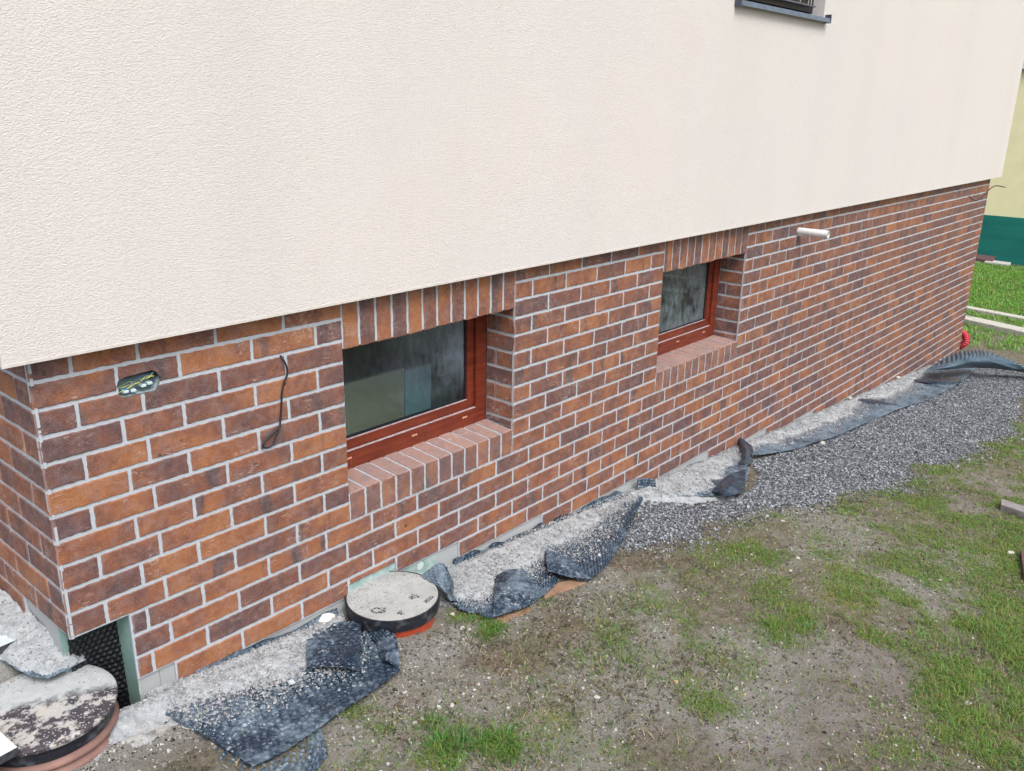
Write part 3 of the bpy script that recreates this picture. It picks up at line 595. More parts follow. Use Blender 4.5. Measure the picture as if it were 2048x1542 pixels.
for c in range(1, 27):
    zt = -(c-1)*H-J; zb = -c*H+J
    if c == 1: zt = -.004
    lat = [0.]+[v for v in (O_ if c % 2 else E_) if v < XE-.06]+[XE]
    if c <= 11: spans = [(0, W1), (W2, W3), (W4, XE)]
    else: spans = [(0, XE)]
    for (s0, s1) in spans:
        js = [s0]+[v for v in lat if s0+.035 < v < s1-.035]+[s1]
        for i in range(len(js)-1):
            a, bb = js[i], js[i+1]
            cut = None
            if maxc((a+bb)/2) < c and maxc(bb-.04) < c: continue
            if c in (12, 13, 14) and s0 == 0 and bb < .2: continue
            if c in (12, 13, 14) and a < .191: a = .186
            if c == 15 and bb < .33: continue
            ul = a+(J if i or a > .01 else .0009); ur = bb-(J if i < len(js)-2 else .0)
            if i == 0 and s0 > 0: ul = a+.0018
            if i == len(js)-2: ur = bb-.0018
            z0 = zb
            if c == 15 and 1.05 < (a+bb)/2 < 1.36: z0 = -1.183
            ti = TONES.get(c)
            ki = i
            if c in (12, 13, 14) and lat[1] < .191: ki = i-1
            if ti and s0 == 0 and ki < len(ti) and ki >= 0: tn = TV[ti[ki]]+rng.uniform(-.07, .07)
            else: tn = min(1, rtone()+.10*min(1, max(0, (a-2.5)/3)))
            mm = (J if ul-a > .003 else ul-a, J, zb-(-c*H) if z0 == zb else .001, J)
            args = dict(u0=ul, u1=ur, v0=z0, v1=zt, tone=tn, seg=.012 if ul < 2.2 else (.018 if ul < 5 else .05),
                        edgel=(i == 0 and (s0 == 0 or c <= 11)), edger=False,
                        mu=(ul-a, bb-ur, J if z0 == zb else .001, J if c > 1 else 0))
            if s0 == 0 and c in (2, 3) and ul < .42 and ur > .2: SPECIAL.append(args); continue
            tile((0, 0, 0), (1, 0, 0), (0, 0, 1), (0, -1, 0), **args)
# soldier courses over the windows, header sills below
def soldiers(x0, x1, seedtone):
    w = (x1-x0)/12
    for i in range(12):
        u0 = x0+i*w+.006; u1 = x0+(i+1)*w-.006
        tn = seedtone[i]; dz = rng.uniform(-.002, .002)
        tile((0, -.001, 0), (1, 0, 0), (0, 0, 1), (0, -1, 0), u0, u1, -.2+dz, -.004, tn, .018, th=.0135, mu=(u0-x0-i*w, x0+(i+1)*w-u1, .0-.004, 0))
        # underside of the lintel
        tile((0, 0, -.2+.002), (1, 0, 0), (0, 1, 0), (0, 0, -1), u0, u1, .006, .165, tn, .05, mort=True, mu=(.005, .005, 0, 0))
soldiers(W1, W2, [.2, .8, .45, .9, .15, .6, .2, .8, .35, .2, .3, .5])
soldiers(W3, W4, [.25, .6, .35, .6, .9, .15, .3, .35, .25, .3, .6, .75])
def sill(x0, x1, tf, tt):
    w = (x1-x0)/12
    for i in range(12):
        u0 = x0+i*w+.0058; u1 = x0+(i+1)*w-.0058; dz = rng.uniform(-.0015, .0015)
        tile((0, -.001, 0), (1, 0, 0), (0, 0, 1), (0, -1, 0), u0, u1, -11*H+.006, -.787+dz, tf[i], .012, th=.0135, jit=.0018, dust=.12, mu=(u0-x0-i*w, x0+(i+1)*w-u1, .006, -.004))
        tile((0, 0, -.785+dz), (1, 0, 0), (0, .9985, .055), (0, -.055, .9985), u0, u1, .002, .178, tt[i], .018, dust=.75, mu=(u0-x0-i*w, x0+(i+1)*w-u1, -.003, 0))  # sill tops paler: dust plus sky sheen mixed into the colour
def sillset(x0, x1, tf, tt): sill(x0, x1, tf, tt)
# side reveals
def reveal(x, nrm, x_in):
    for c in range(3, 11):
        zt = -(c-1)*H-J; zb = -c*H+J
        if c == 3: zt = -.2
        if c == 10: zb = -.776
        full = (c % 2 == 1)
        if c == 10: full = True
        segs = [(.0018, .172)] if full else [(.0018, .112), (.122, .172)]
        if c == 3: segs = [(.0018, .172)]
        for (a, bb) in segs:
            tile((x, 0, 0), (0, 1, 0), (0, 0, 1), (nrm, 0, 0), a, bb, zb, zt, rng.choice([.4, .5, .6, .75, .95, .25]), .02, edgel=(a < .01), mu=(0, .005, J, J if c > 3 else 0))
for x, nr in ((W1, 1), (W3, 1), (W2, -1), (W4, -1)): reveal(x, nr, 0)
# left gable side (x = 0 plane), corner legs interlock with the front
lodd = [.244+.2515*i for i in range(40)]; leven = [.118+.2515*i for i in range(40)]
for c in range(1, 14):
    zt = -(c-1)*H-J; zb = -c*H+J
    if c == 1: zt = -.004
    js = [0.]+[v for v in (lodd if c % 2 else leven) if v < 7.9]+[7.9]
    for i in range(len(js)-1):
        a, bb = js[i], js[i+1]
        if c == 12 and a < .3: continue
        if c == 13 and a < 2: continue
        tn = rtone() if i > 1 else ({'P': .8}.get(TONES.get(c, 'b')[0], .5) if c % 2 else .6)
        if i: tn = rtone()*.8
        ul = a+(J if i else .0009)
        tile((0, 0, 0), (0, 1, 0), (0, 0, 1), (-1, 0, 0), ul, bb-J, zb, zt, tn, .02 if a < 1 else .06, edgel=(i == 0), mu=(ul-a, J, J, J if c > 1 else 0))
# far gable side, seen only from a step aside
for c in range(1, 26):
    zt = -(c-1)*H-J; zb = -c*H+J; js = [0.]+[v for v in (lodd if c % 2 else leven) if v < 7.9]+[7.9]
    for i in range(len(js)-1):
        tile((XE, 0, 0), (0, 1, 0), (0, 0, 1), (1, 0, 0), js[i]+(J if i else .0018), js[i+1]-J, zb, zt, rtone(), .13, mu=(0 if i == 0 else J, J, J, J if c > 1 else 0))
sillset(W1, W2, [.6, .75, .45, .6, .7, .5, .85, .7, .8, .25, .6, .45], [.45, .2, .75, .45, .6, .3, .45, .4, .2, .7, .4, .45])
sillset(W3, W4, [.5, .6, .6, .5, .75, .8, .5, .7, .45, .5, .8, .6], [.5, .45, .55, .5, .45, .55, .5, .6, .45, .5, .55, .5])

def flush(name, parent, mats):
    me = bpy.data.meshes.new(name); me.from_pydata(VB, [], FB); me.polygons.foreach_set('material_index', MBm)
    a = me.color_attributes.new('col', 'FLOAT_COLOR', 'POINT'); cc = np.ones((len(VB), 4), np.float32); cc[:, :3] = np.array(CB); a.data.foreach_set('color', cc.ravel())
    me.update(); VB.clear(); FB.clear(); MBm.clear(); CB.clear(); return me
bm_main = flush('brick_wall', house, None)
# tiles round the cable box: cut with a rounded slot
slot = MB(); cx, cz, hw, hh = .3085, -.154, .066, .034; ang = R_(-2)
prof = []
for k in range(28):
    t = 2*math.pi*k/28; sx = math.copysign(hw-hh*.75, math.cos(t)); r_ = hh
    u = sx+r_*.78*math.cos(t); v = r_*math.sin(t)
    wob = 1+.03*math.sin(5*t+1)+.02*math.sin(9*t)
    prof.append((cx+u*wob, cz+v*wob))
slot.prism([(u, -.05, v) for u, v in prof][::-1] if False else [(u, -.05, v) for u, v in prof], (0, -.12, 0))
sm_ = slot.mesh('cutter'); so = bpy.data.objects.new('cutter', sm_); C.objects.link(so)
import bmesh
bmm = bmesh.new(); bmm.from_mesh(sm_); bmesh.ops.recalc_face_normals(bmm, faces=bmm.faces); bmm.to_mesh(sm_); bmm.free()
parts = []; ptone = []
for a in SPECIAL:
    tile((0, 0, 0), (1, 0, 0), (0, 0, 1), (0, -1, 0), **{**a, 'mort': False})
    k = len(VB)//4; FB.append(tuple(range(k-1, -1, -1))); MBm.append(0)
    parts.append(flush('t', None, None)); ptone.append(a['tone'])
    mu = a['mu']; mb_ = MB(); mb_.box(a['u0']-mu[0], a['u1']+mu[1], .0042, .0125, a['v0']-mu[2], a['v1']+mu[3], 1); mm_ = mb_.mesh('mo')
    ca = mm_.color_attributes.new('col', 'FLOAT_COLOR', 'POINT'); ca.data.foreach_set('color', np.tile([0., 0, 0, 1], (8, 1)).astype(np.float32).ravel()); parts.append(mm_); ptone.append(.5)
objs = []
for me, tn_ in zip(parts, ptone):
    me.materials.append(MAT_BRICK); me.materials.append(MAT_MORTAR)
    o = bpy.data.objects.new('tmp', me); C.objects.link(o)
    md = o.modifiers.new('b', 'BOOLEAN'); md.operation = 'DIFFERENCE'; md.object = so; md.solver = 'EXACT'; objs.append(o); o['tone'] = tn_
dg = bpy.context.evaluated_depsgraph_get()
bmj = bmesh.new(); bmj.from_mesh(bm_main)
for o in objs:
    ev = bpy.data.meshes.new_from_object(o.evaluated_get(dg)); ca = ev.color_attributes['col']
    cc = np.ones((len(ev.vertices), 4), np.float32); cc[:, :3] = (o['tone'], o['tone']*7.7 % 1, 0) ; ca.data.foreach_set('color', cc.ravel()); bmj.from_mesh(ev)
bmj.to_mesh(bm_main); bmj.free()
for o in objs: bpy.data.objects.remove(o)
bpy.data.objects.remove(so)
link('brick_wall', bm_main, [MAT_BRICK, MAT_MORTAR], house)

# insulation boards behind and below the tiles (openings left for the windows and the cable box)
b = MB(); y0, y1 = .0128, .14
bx = [.19, .2405, .3765, 0]
def wallfill(x0, x1, z0, z1, m=0): b.quad((x0, y0, z0), (x1, y0, z0), (x1, y0, z1), (x0, y0, z1), m)
ZB = -2.6
ZC = -.91          # the corner is cut away below this level
wallfill(.0135, .241, ZC, -.006); wallfill(.19, .241, ZB, ZC)
wallfill(.241, .376, ZB, -.19); wallfill(.241, .376, -.118, -.006)
q_ = .0128
wallfill(.376, W1-q_, ZB, -.006); wallfill(W1-q_, W2+q_, ZB, -.799); wallfill(W1-q_, W2+q_, -.187, -.006)
wallfill(W2+q_, W3-q_, ZB, -.006); wallfill(W3-q_, W4+q_, ZB, -.799); wallfill(W3-q_, W4+q_, -.187, -.006); wallfill(W4+q_, XE-.0135, ZB, -.006)
b.quad((.0135, y0, -.006), (.0135, y0, ZC), (.0135, 7.9, ZC), (.0135, 7.9, -.006))
b.quad((.0135, .13, ZC), (.0135, .13, ZB), (.0135, 7.9, ZB), (.0135, 7.9, ZC))
b.quad((XE-.0135, y0, ZB), (XE-.0135, 7.9, ZB), (XE-.0135, 7.9, -.006), (XE-.0135, y0, -.006))
b.quad((.19, y0, ZB), (.19, y0, ZC), (.19, .16, ZC), (.19, .16, ZB), 1)       # raw cut edges at the corner
b.quad((.0135, .13, ZB), (.0135, .13, ZC), (.045, .13, ZC), (.045, .13, ZB), 1)
b.quad((.0135, y0, ZC), (.0135, .16, ZC), (.19, .16, ZC), (.19, y0, ZC), 1)
link('insulation_board', b.mesh('insulation_board'), [MAT_INS, MAT_FOAM], house)
# board joints, coating ridge at the cut edge, adhesive patches
b = MB()
MAT_JL = simple('joint_line', (.20, .19, .19), .9)
for x, z0, z1 in ((.262, -1.42, -1.16), (.98, -1.5, -1.24), (1.98, -1.55, -1.33), (2.62, -1.6, -1.4), (3.7, -1.7, -1.49)): b = MB(); b.box(x, x+.0015, .0122, .0135, z0, z1); link('board_joint', b.mesh('board_joint'), MAT_JL, house)
V = []; F = []
for i in range(60):
    z = -.95-.27*i/60; V += [(.1875, .010, z), (.194, .0095, z-.001), (.194, .0095, z-.003), (.1875, .010, z-.003)]; n = len(V)-4; F.append((n, n+1, n+2, n+3))
for s in range(26):                                               # mesh strip corner as a thin saw-edged lip
    pass
me = bpy.data.meshes.new('mesh_strip'); me.from_pydata(V, [], F); link('mesh_strip', me, simple('mesh_strip', (.55, .6, .58), .8), house)
# foam niche behind the small manhole
ni = M('washed_foam', .85, .2); nn = ni.noise(30, 5); ni.col(ni.mix(ni.rng(nn, .35, .65), (.26, .40, .385), (.44, .52, .51))).bump(nn, .5, .004)
b = MB(); seg = 18
top = [(1.03+.53*i/seg) for i in range(seg+1)]
for i in range(seg):
    xa, xb = top[i], top[i+1]
    za = -1.186-.02*math.sin(i)*.2; b.quad((xa, .0118, -1.34), (xb, .0118, -1.34), (xb, .0118, -1.184 if xb < 1.38 else -1.2), (xa, .0118, -1.184 if xa < 1.38 else -1.2))
link('foam_patch', b.mesh('foam_patch'), ni.m, house)
# adhesive anchor rosette
V = []; F = []
for k in range(16):
    a = 2*math.pi*k/16; V.append((1.463+.019*math.cos(a), .0112, -1.268+.019*math.sin(a)))
F.append(tuple(range(16))); me = bpy.data.meshes.new('wall_anchor'); me.from_pydata(V, [], F)
am = M('anchor_plate', .7, .2); am.col(am.mix(am.rng(am.vor(190), .25, .15), (.62, .70, .69), (.30, .34, .36))); link('wall_anchor', me, am.m, house)

# foundation wall behind the missing corner, lined with black dimpled sheet
def cloth_mesh(name, ctrl, du=.005, dim=.004, pitch=.02, noise=.003, seed=1, dimfun=None, thick=.0015, dirn=1, lin=False, ribs=0):
    P = np.array(ctrl, float); m_, n_, _ = P.shape
    def up(P, ax, k):
        P = np.moveaxis(P, ax, 0); n = len(P); t = np.linspace(0, n-1, k); i = np.clip(np.floor(t).astype(int), 0, n-2); f = (t-i)[:, None, None]
        if lin: q = P[i]*(1-f)+P[i+1]*f; return np.moveaxis(q, 0, ax)
        p0 = np.where((i > 0)[:, None, None], P[np.maximum(i-1, 0)], 2*P[i]-P[i+1]); p1 = P[i]; p2 = P[i+1]
        p3 = np.where((i+2 < n)[:, None, None], P[np.minimum(i+2, n-1)], 2*P[i+1]-P[i])
        q = .5*(2*p1+(p2-p0)*f+(2*p0-5*p1+4*p2-p3)*f*f+(3*p1-p0-3*p2+p3)*f**3)
        return np.moveaxis(q, 0, ax)
    Lu = np.linalg.norm(np.diff(P, axis=1), axis=2).sum(1).mean(); Lv = np.linalg.norm(np.diff(P, axis=0), axis=2).sum(0).mean()
    nu = max(4, int(Lu/du)); nv = max(4, int(Lv/du))
    Q = up(up(P, 0, nv), 1, nu)
    Tu = np.gradient(Q, axis=1); Tv = np.gradient(Q, axis=0); N = np.cross(Tu, Tv); N /= np.linalg.norm(N, axis=2, keepdims=True)+1e-12
    s = np.concatenate([np.zeros((nv, 1)), np.cumsum(np.linalg.norm(np.diff(Q, axis=1), axis=2), 1)], 1)
    t = np.concatenate([np.zeros((1, nu)), np.cumsum(np.linalg.norm(np.diff(Q, axis=0), axis=2), 0)], 0)
    if N[..., 2].mean() < 0: N = -N
    h = (fbm(Q[..., 0]+Q[..., 2], Q[..., 1], .12, 3, seed)-.5)*noise*2
    stud = np.zeros(Q.shape[:2])
    if dim:
        row = np.floor(t/(pitch*.866)); uu = s/pitch+.5*(row % 2); fu = uu-np.floor(uu)-.5; fv = t/(pitch*.866)-row-.5
        r = np.sqrt(fu*fu+(fv*.866)**2)
        dd = sst(.36, .25, r)-.45*sst(.16, .05, r)
        k = 1. if dimfun is None else dimfun(Q, s/Lu, t/Lv)
        h = h+dd*dim*k*dirn; stud = np.clip(dd*(1.8-abs(dd-.5)*1.2), 0, 1)*k
    if ribs: h = h+ribs*np.sin(2*math.pi*s/.052)*sst(.72, .5, t/Lv)
    V = Q+N*h[..., None]
    # ragged cut edges
    V = V.reshape(-1, 3); idx = np.arange(nu*nv).reshape(nv, nu)
    F = np.stack([idx[:-1, :-1], idx[:-1, 1:], idx[1:, 1:], idx[1:, :-1]], -1).reshape(-1, 4)
    nr = np.cross(V[F[:, 1]]-V[F[:, 0]], V[F[:, 3]]-V[F[:, 0]])[:, 2].sum()
    if nr < 0: F = F[:, ::-1]
    W = V-N.reshape(-1, 3)*thick; n = len(V)
    F2 = F[:, ::-1]+n
    bd = np.concatenate([idx[0, :], idx[1:, -1], idx[-1, -2::-1], idx[-2:0:-1, 0]]); bn = np.roll(bd, -1)
    Fs = np.stack([bd, bn, bn+n, bd+n], -1)
    st_ = np.repeat(np.tile(stud.reshape(-1, 1), (2, 1)), 3, 1)
    return npmesh(name, np.concatenate([V, W]), np.concatenate([F, F2, Fs]), smooth=True, cols=st_)
lin = [[(.035, .125, -.912), (.11, .132, -.912), (.192, .128, -.912)], [(.03, .118, -1.15), (.11, .13, -1.15), (.192, .112, -1.15)], [(.03, .10, -1.4), (.11, .12, -1.4), (.192, .10, -1.4)]]
link('drainage_lining', cloth_mesh('drainage_lining', lin, .004, .006), simple('lining_black', (.007, .008, .012), .4, .5, 40, .2, .5), house)
lin = [[(.165, -.01, -.905), (.165, .07, -.90), (.165, .16, -.90)], [(.17, .0, -1.15), (.17, .075, -1.15), (.17, .16, -1.15)], [(.17, -.005, -1.4), (.172, .07, -1.4), (.17, .16, -1.4)]]
b = MB(); b.box(.0455, .19, .157, .17, -1.5, -.911)
link('foundation_wall', b.mesh('foundation_wall'), MAT_DARK, house)

# --- basement windows
def frame_ring(b, x0, x1, z0, z1, w, y0, y1, m=0, wb=None):
    wb = wb or w
    b.box(x0, x0+w, y0, y1, z0, z1, m); b.box(x1-w, x1, y0, y1, z0, z1, m)
    b.box(x0+w, x1-w, y0, y1, z0, z0+wb, m); b.box(x0+w, x1-w, y0, y1, z1-w, z1, m)
def glass_mat(name, seed, frost):
    m = M(name, .08, .5); nt = m.t
    a = m.noise(5, 4, off=(seed, 0, seed)); strk = m.noise(34, 5, stretch=(1, 1, .5), off=(seed, 2, 0)); fine = m.noise(260, 3)
    sx = m.n('ShaderNodeSeparateXYZ'); m.L(m.P, sx.inputs[0])
    cov = m.math('ADD', m.math('MULTIPLY', a, .9), m.math('MULTIPLY', strk, .5))
    if frost: f = m.rng(cov, .54, .92, .02, .62)
    else:
        right = m.rng(sx.outputs[0], 1.45, 1.9, 0., 1.); hi = m.rng(sx.outputs[2], -.62, -.40, 0., 1.)
        f = m.math('MULTIPLY', m.rng(cov, .50, .95, .03, .6), m.math('MULTIPLY', m.math('ADD', right, .30), m.math('ADD', m.math('MULTIPLY', hi, .9), .15)))
    dots = m.math('MULTIPLY', m.rng(m.vor(160), .14, .08), m.rng(m.noise(14, 2, off=(seed, 1, 1)), .55, .65))
    f = m.math('MAXIMUM', f, m.math('MULTIPLY', dots, .7))
    m.b.inputs['Base Color'].default_value = (.26, .31, .35, 1) if frost else (.22, .27, .33, 1); m.b.inputs['Roughness'].default_value = .5
    tr = m.n('ShaderNodeBsdfTransparent'); tr.inputs[0].default_value = (.86, .93, .92, 1); gl = m.n('ShaderNodeBsdfGlossy'); gl.inputs['Roughness'].default_value = .02
    fr0 = m.n('ShaderNodeFresnel'); fr0.inputs[0].default_value = 1.5; bf = m.n('ShaderNodeNewGeometry'); fr1 = m.math('MULTIPLY', fr0.outputs[0], m.math('SUBTRACT', 1., bf.outputs['Backfacing']))
    m1 = m.n('ShaderNodeMixShader'); m.L(fr1, m1.inputs[0]); m.L(tr.outputs[0], m1.inputs[1]); m.L(gl.outputs[0], m1.inputs[2])
    m2 = m.n('ShaderNodeMixShader'); m.L(f, m2.inputs[0]); m.L(m1.outputs[0], m2.inputs[1]); m.L(m.b.outputs[0], m2.inputs[2])
    m.L(m2.outputs[0], m.t.nodes['Material Output'].inputs[0]); return m.m
MAT_GL1 = glass_mat('pane_smeared', 3, False); MAT_GL2 = glass_mat('pane_misted', 9, True)
def basement_window(x0, x1, gm, label):
    b = MB(); fx0, fx1, fz0, fz1 = x0+.004, x1-.004, -.786, -.11
    frame_ring(b, fx0, fx1, fz0, fz1, .07, .172, .235, 0, .088)
    # paler strip on the ledge of the lower rail
    b.box(fx0+.07, fx1-.07, .1715, .187, fz0+.088, fz0+.0895, 1)
    for q in (.12, .5, .83): b.box(fx0+(fx1-fx0)*q, fx0+(fx1-fx0)*q+.032, .168, .1722, fz0+.055, fz0+.063, 2)
    w = link('window', b.mesh('window'), [MAT_WOOD, MAT_LEDGE, simple('slot_cover', (.55, .26, .17), .5)], house); w['label'] = label; bevel(w, .0025)
    b = MB(); frame_ring(b, fx0+.073, fx1-.073, fz0+.0915, fz1-.073, .042, .186, .225)
    b.box(fx0+.115, fx1-.115, .187, .199, fz0+.1335, fz0+.135, 1)
    bevel(link('sash', b.mesh('sash'), [MAT_WOOD, MAT_LEDGE], w), .002)
    b = MB(); frame_ring(b, fx0+.1155, fx1-.1155, fz0+.1355, fz1-.1155, .006, .197, .212); link('gasket', b.mesh('gasket'), MAT_GASKET, w)
    b = MB(); b.box(fx0+.1160, fx1-.1160, .203, .207, fz0+.136, fz1-.116); link('pane', b.mesh('pane'), gm, w)
    return w
basement_window(W1, W2, MAT_GL1, 'wider seen red brown window with a beige board behind its glass')
basement_window(W3, W4, MAT_GL2, 'red brown window with misted streaky glass nearer the white pipe stub')
# cellar behind the windows
b = MB()
def room(x0, x1):
    b.quad((x0, .24, -2.4), (x1, .24, -2.4), (x1, 2.6, -2.4), (x0, 2.6, -2.4)); b.quad((x0, 2.6, -2.4), (x1, 2.6, -2.4), (x1, 2.6, -.05), (x0, 2.6, -.05))
    b.quad((x0, .24, -2.4), (x0, 2.6, -2.4), (x0, 2.6, -.05), (x0, .24, -.05)); b.quad((x1, 2.6, -2.4), (x1, .24, -2.4), (x1, .24, -.05), (x1, 2.6, -.05))
    b.quad((x0, .24, -.05), (x0, 2.6, -.05), (x1, 2.6, -.05), (x1, .24, -.05))
room(.5, 2.95); room(3.1, 5.6)
link('cellar_room', b.mesh('cellar_room'), simple('cellar_paint', (.10, .11, .13), .9, .2, 4, .2), house)
def leaning(name, pts, mat, label, cat):
    b = MB(); b.prism(pts, (0, -.02, .0)); o = link(name, b.mesh(name), mat, None, pts[0]); tag(o, label, cat); return o
leaning('beige_board', [(1.22, .44, -1.3), (1.775, .46, -1.3), (1.775, .44, -.515), (1.22, .42, -.505)], simple('beige_board', (.40, .355, .27), .8, .08, 6, .1), 'beige board standing behind the glass of the window nearer the corner', 'board')
leaning('blue_panel', [(1.79, .47, -1.3), (1.96, .47, -1.3), (1.96, .45, -.535), (1.79, .45, -.535)], simple('blue_panel', (.24, .42, .50), .7, .1, 5, .1), 'pale blue panel standing beside the beige board behind the glass', 'panel')
leaning('green_panel', [(1.99, .50, -1.3), (2.25, .50, -1.3), (2.25, .48, -.60), (1.99, .48, -.64)], simple('green_panel', (.03, .07, .05), .7, .3, 9, .1), 'dim green panel at the right edge behind the glass', 'panel')

# --- upper window
b = MB(); frame_ring(b, WX0+.002, WX1-.002, WZ0+.03, WZ1-.002, .07, FY+.075, FY+.135)
uw = link('window', b.mesh('window'), simple('dark_frame', (.014, .010, .02), .4, .2, 20, .05, .5), house); uw['label'] = 'upper window with dark frame and slatted blind at the top edge'; bevel(uw, .003)
b = MB(); x0, x1 = 3.768, 4.972
b.prism([(x0, FY-.038, 1.206), (x1, FY-.038, 1.206), (x1, FY-.038, 1.232), (x0, FY-.038, 1.232)], (0, -.003, 0), 1)
b.prism([(x0, FY-.036, 1.229), (x1, FY-.036, 1.229), (x1, FY+.074, 1.250), (x0, FY+.074, 1.250)], (0, 0, .003))
b.box(x0-.012, x0, FY-.040, FY+.05, 1.200, 1.275); b.box(x1, x1+.010, FY-.040, FY+.05, 1.204, 1.255)
s_ = link('window_sill', b.mesh('window_sill'), [MAT_METAL, MAT_METAL_LIGHT], uw)
b = MB(); b.box(WX0+.07, WX1-.07, FY+.1, FY+.105, WZ0+.1, WZ1-.07); link('pane', b.mesh('pane'), simple('dark_pane', (.015, .018, .03), .08, .1, 3, .0, .6), uw)
b = MB()
for k in range(14): b.box(WX0+.004, WX1-.075, FY+.028, FY+.062, 1.292+.075*k, 1.300+.075*k)
for xq in (WX0+.35, WX1-.32, WX1-.20, WX1-.16): b.box(xq, xq+.004, FY+.022, FY+.026, 1.30, 2.3, 1)
link('blind', b.mesh('blind'), [simple('blind_slat', (.11, .12, .14), .45, .2, 20, .05, .5), simple('blind_cord', (.5, .5, .5), .6)], uw)

# --- pipe stub, cable box
P0 = Vector((5.088, .01, -.133)); P1 = Vector((5.088, -.215, -.135))
b = MB(); n = 32; ro, ri = .0255, .0225; V = []; F = []
ux_, uz_ = Vector((1, 0, 0)), Vector((0, 0, 1))
for (p, r) in ((P0, ro), (P1, ro), (P1, ri), (P0+Vector((0, -.02, 0)), ri)):
    for k in range(n): a = 2*math.pi*k/n; V.append(tuple(p+ux_*math.cos(a)*r+uz_*math.sin(a)*r))
for L_ in range(3):
    for k in range(n): F.append((L_*n+k, L_*n+(k+1) % n, (L_+1)*n+(k+1) % n, (L_+1)*n+k))
F.append(tuple(3*n+k for k in range(n)))
me = bpy.data.meshes.new('pipe_stub'); me.from_pydata(V, [], F); me.polygons.foreach_set('use_smooth', [True]*len(F)); 
o = link('pipe_stub', me, MAT_PVC, house); o['label'] = 'short white pipe stub poking out of the bricks'; e = o.modifiers.new('es', 'EDGE_SPLIT'); e.split_angle = R_(40)
b = MB()
k = len(prof)
for i in range(k):
    j = (i+1) % k; (ua, va), (ub, vb) = prof[i], prof[j]
    b.quad((ua, .003, va), (ua, .075, va), (ub, .075, vb), (ub, .003, vb))
b.poly([(u, .075, v) for u, v in prof])
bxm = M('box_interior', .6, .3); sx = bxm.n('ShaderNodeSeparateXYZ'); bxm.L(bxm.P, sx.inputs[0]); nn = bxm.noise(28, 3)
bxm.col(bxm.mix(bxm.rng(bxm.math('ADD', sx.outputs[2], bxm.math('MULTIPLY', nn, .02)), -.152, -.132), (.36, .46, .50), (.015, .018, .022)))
cb = link('cable_box', b.mesh('cable_box', True), bxm.m, house); cb['label'] = 'slot in the bricks with loose wires inside'
def wires(col, seeds, name):
    ms = simple(name+'_sheath', col, .4, .1, 20, .0, .4)
    for sd_ in seeds:
        r = random.Random(sd_); pts = []
        for q in range(6): pts.append((.252+.108*q/5+r.uniform(-.006, .006), .018+r.uniform(-.01, .02), -.166+.03*q/5+r.uniform(-.009, .009)))
        link(name, tube_mesh(name, pts, .0012, 6), ms, cb)
wires((.55, .68, .12), (1, 5, 9), 'wire'); wires((.06, .22, .45), (12, 14), 'wire'); wires((.35, .33, .35), (21, 22), 'wire')
for q, (zz, xx) in enumerate(((-.176, .262), (-.178, .285), (-.170, .318), (-.166, .338))):
    b = MB(); b.box(xx, xx+.016, .008, .03, zz, zz+.009); bevel(link('connector', b.mesh('connector'), simple('connector', (.55, .68, .72), .3, .1, 40, .0, .5), cb), .002)

# --- loose cables
me = tube_mesh('hanging_cable', D['CABLE'], .0035, 8); tag(link('hanging_cable', me, MAT_CABLE, None, D['CABLE'][0]), 'black cable hanging down the bricks and knotted into a loop', 'cable')
me = tube_mesh('rusty_wire', D['WIRE'], .0055, 7); tag(link('rusty_wire', me, MAT_RUST, None, D['WIRE'][0]), 'thin bent brown wire sticking out near the far brick corner', 'wire')

# ------------------------------------------------------------------ manholes
def lathe(name, prof_, cx, cy, n=72, wob=0, seed=0):
    V = []; F = []; r_ = random.Random(seed)
    w = [1+wob*math.sin(3*2*math.pi*k/n+seed)+wob*.5*r_.uniform(-1, 1) for k in range(n)]
    for (r, z) in prof_:
        for k in range(n): a = 2*math.pi*k/n; V.append((cx+r*w[k]*math.cos(a), cy+r*w[k]*math.sin(a), z))
    for i in range(len(prof_)-1):
        for k in range(n): F.append((i*n+k, i*n+(k+1) % n, (i+1)*n+(k+1) % n, (i+1)*n+k))
    if prof_[-1][0] > 0: F.append(tuple((len(prof_)-1)*n+k for k in range(n)))
    me = bpy.data.meshes.new(name); me.from_pydata(V, [], F); me.polygons.foreach_set('use_smooth', [True]*len(F)); me.update(); return me
def esplit(o, a=35): m_ = o.modifiers.new('es', 'EDGE_SPLIT'); m_.split_angle = R_(a); return o
MX, MY, MR, MZ = 1.172, -.137, .189, -1.220
mh = empty('manhole', (MX, MY, -1.33), label='small round inspection manhole with mortar dusted lid and orange shaft', cat='manhole')
lm = M('lid_dusted', .9, .2); a = lm.noise(26, 5, rough=.65); f = lm.noise(260, 3); bb_ = lm.noise(7, 3)
c = lm.mix(lm.rng(bb_, .3, .7), (.37, .385, .38), (.47, .48, .475)); c = lm.mix(lm.rng(a, .50, .66, 0, .7), c, (.30, .31, .31)); c = lm.mix(lm.rng(f, .54, .7, 0, .6), c, (.2, .21, .22))
lm.col(c).bump(a, .4, .004); lm.bump(f, .4, .002)
MAT_BLACKP = simple('black_plastic', (.016, .018, .026), .5, .5, 60, .5, .4, dark=(.09, .1, .12))
esplit(link('lid', lathe('lid', [(.184, MZ-.012), (.1835, MZ-.001), (.17, MZ+.001), (.08, MZ+.002), (.0005, MZ+.002)], MX, MY, 96), lm.m, mh))
esplit(link('rim', lathe('rim', [(.180, MZ-.06), (.187, MZ-.055), (.190, MZ-.034), (.191, MZ-.012), (.1905, MZ-.001), (.187, MZ+.001), (.1842, MZ-.004)], MX, MY, 96, .004, 2), MAT_BLACKP, mh))
MAT_ORANGE = simple('orange_plastic', (.48, .075, .032), .45, .25, 14, .1, .4)
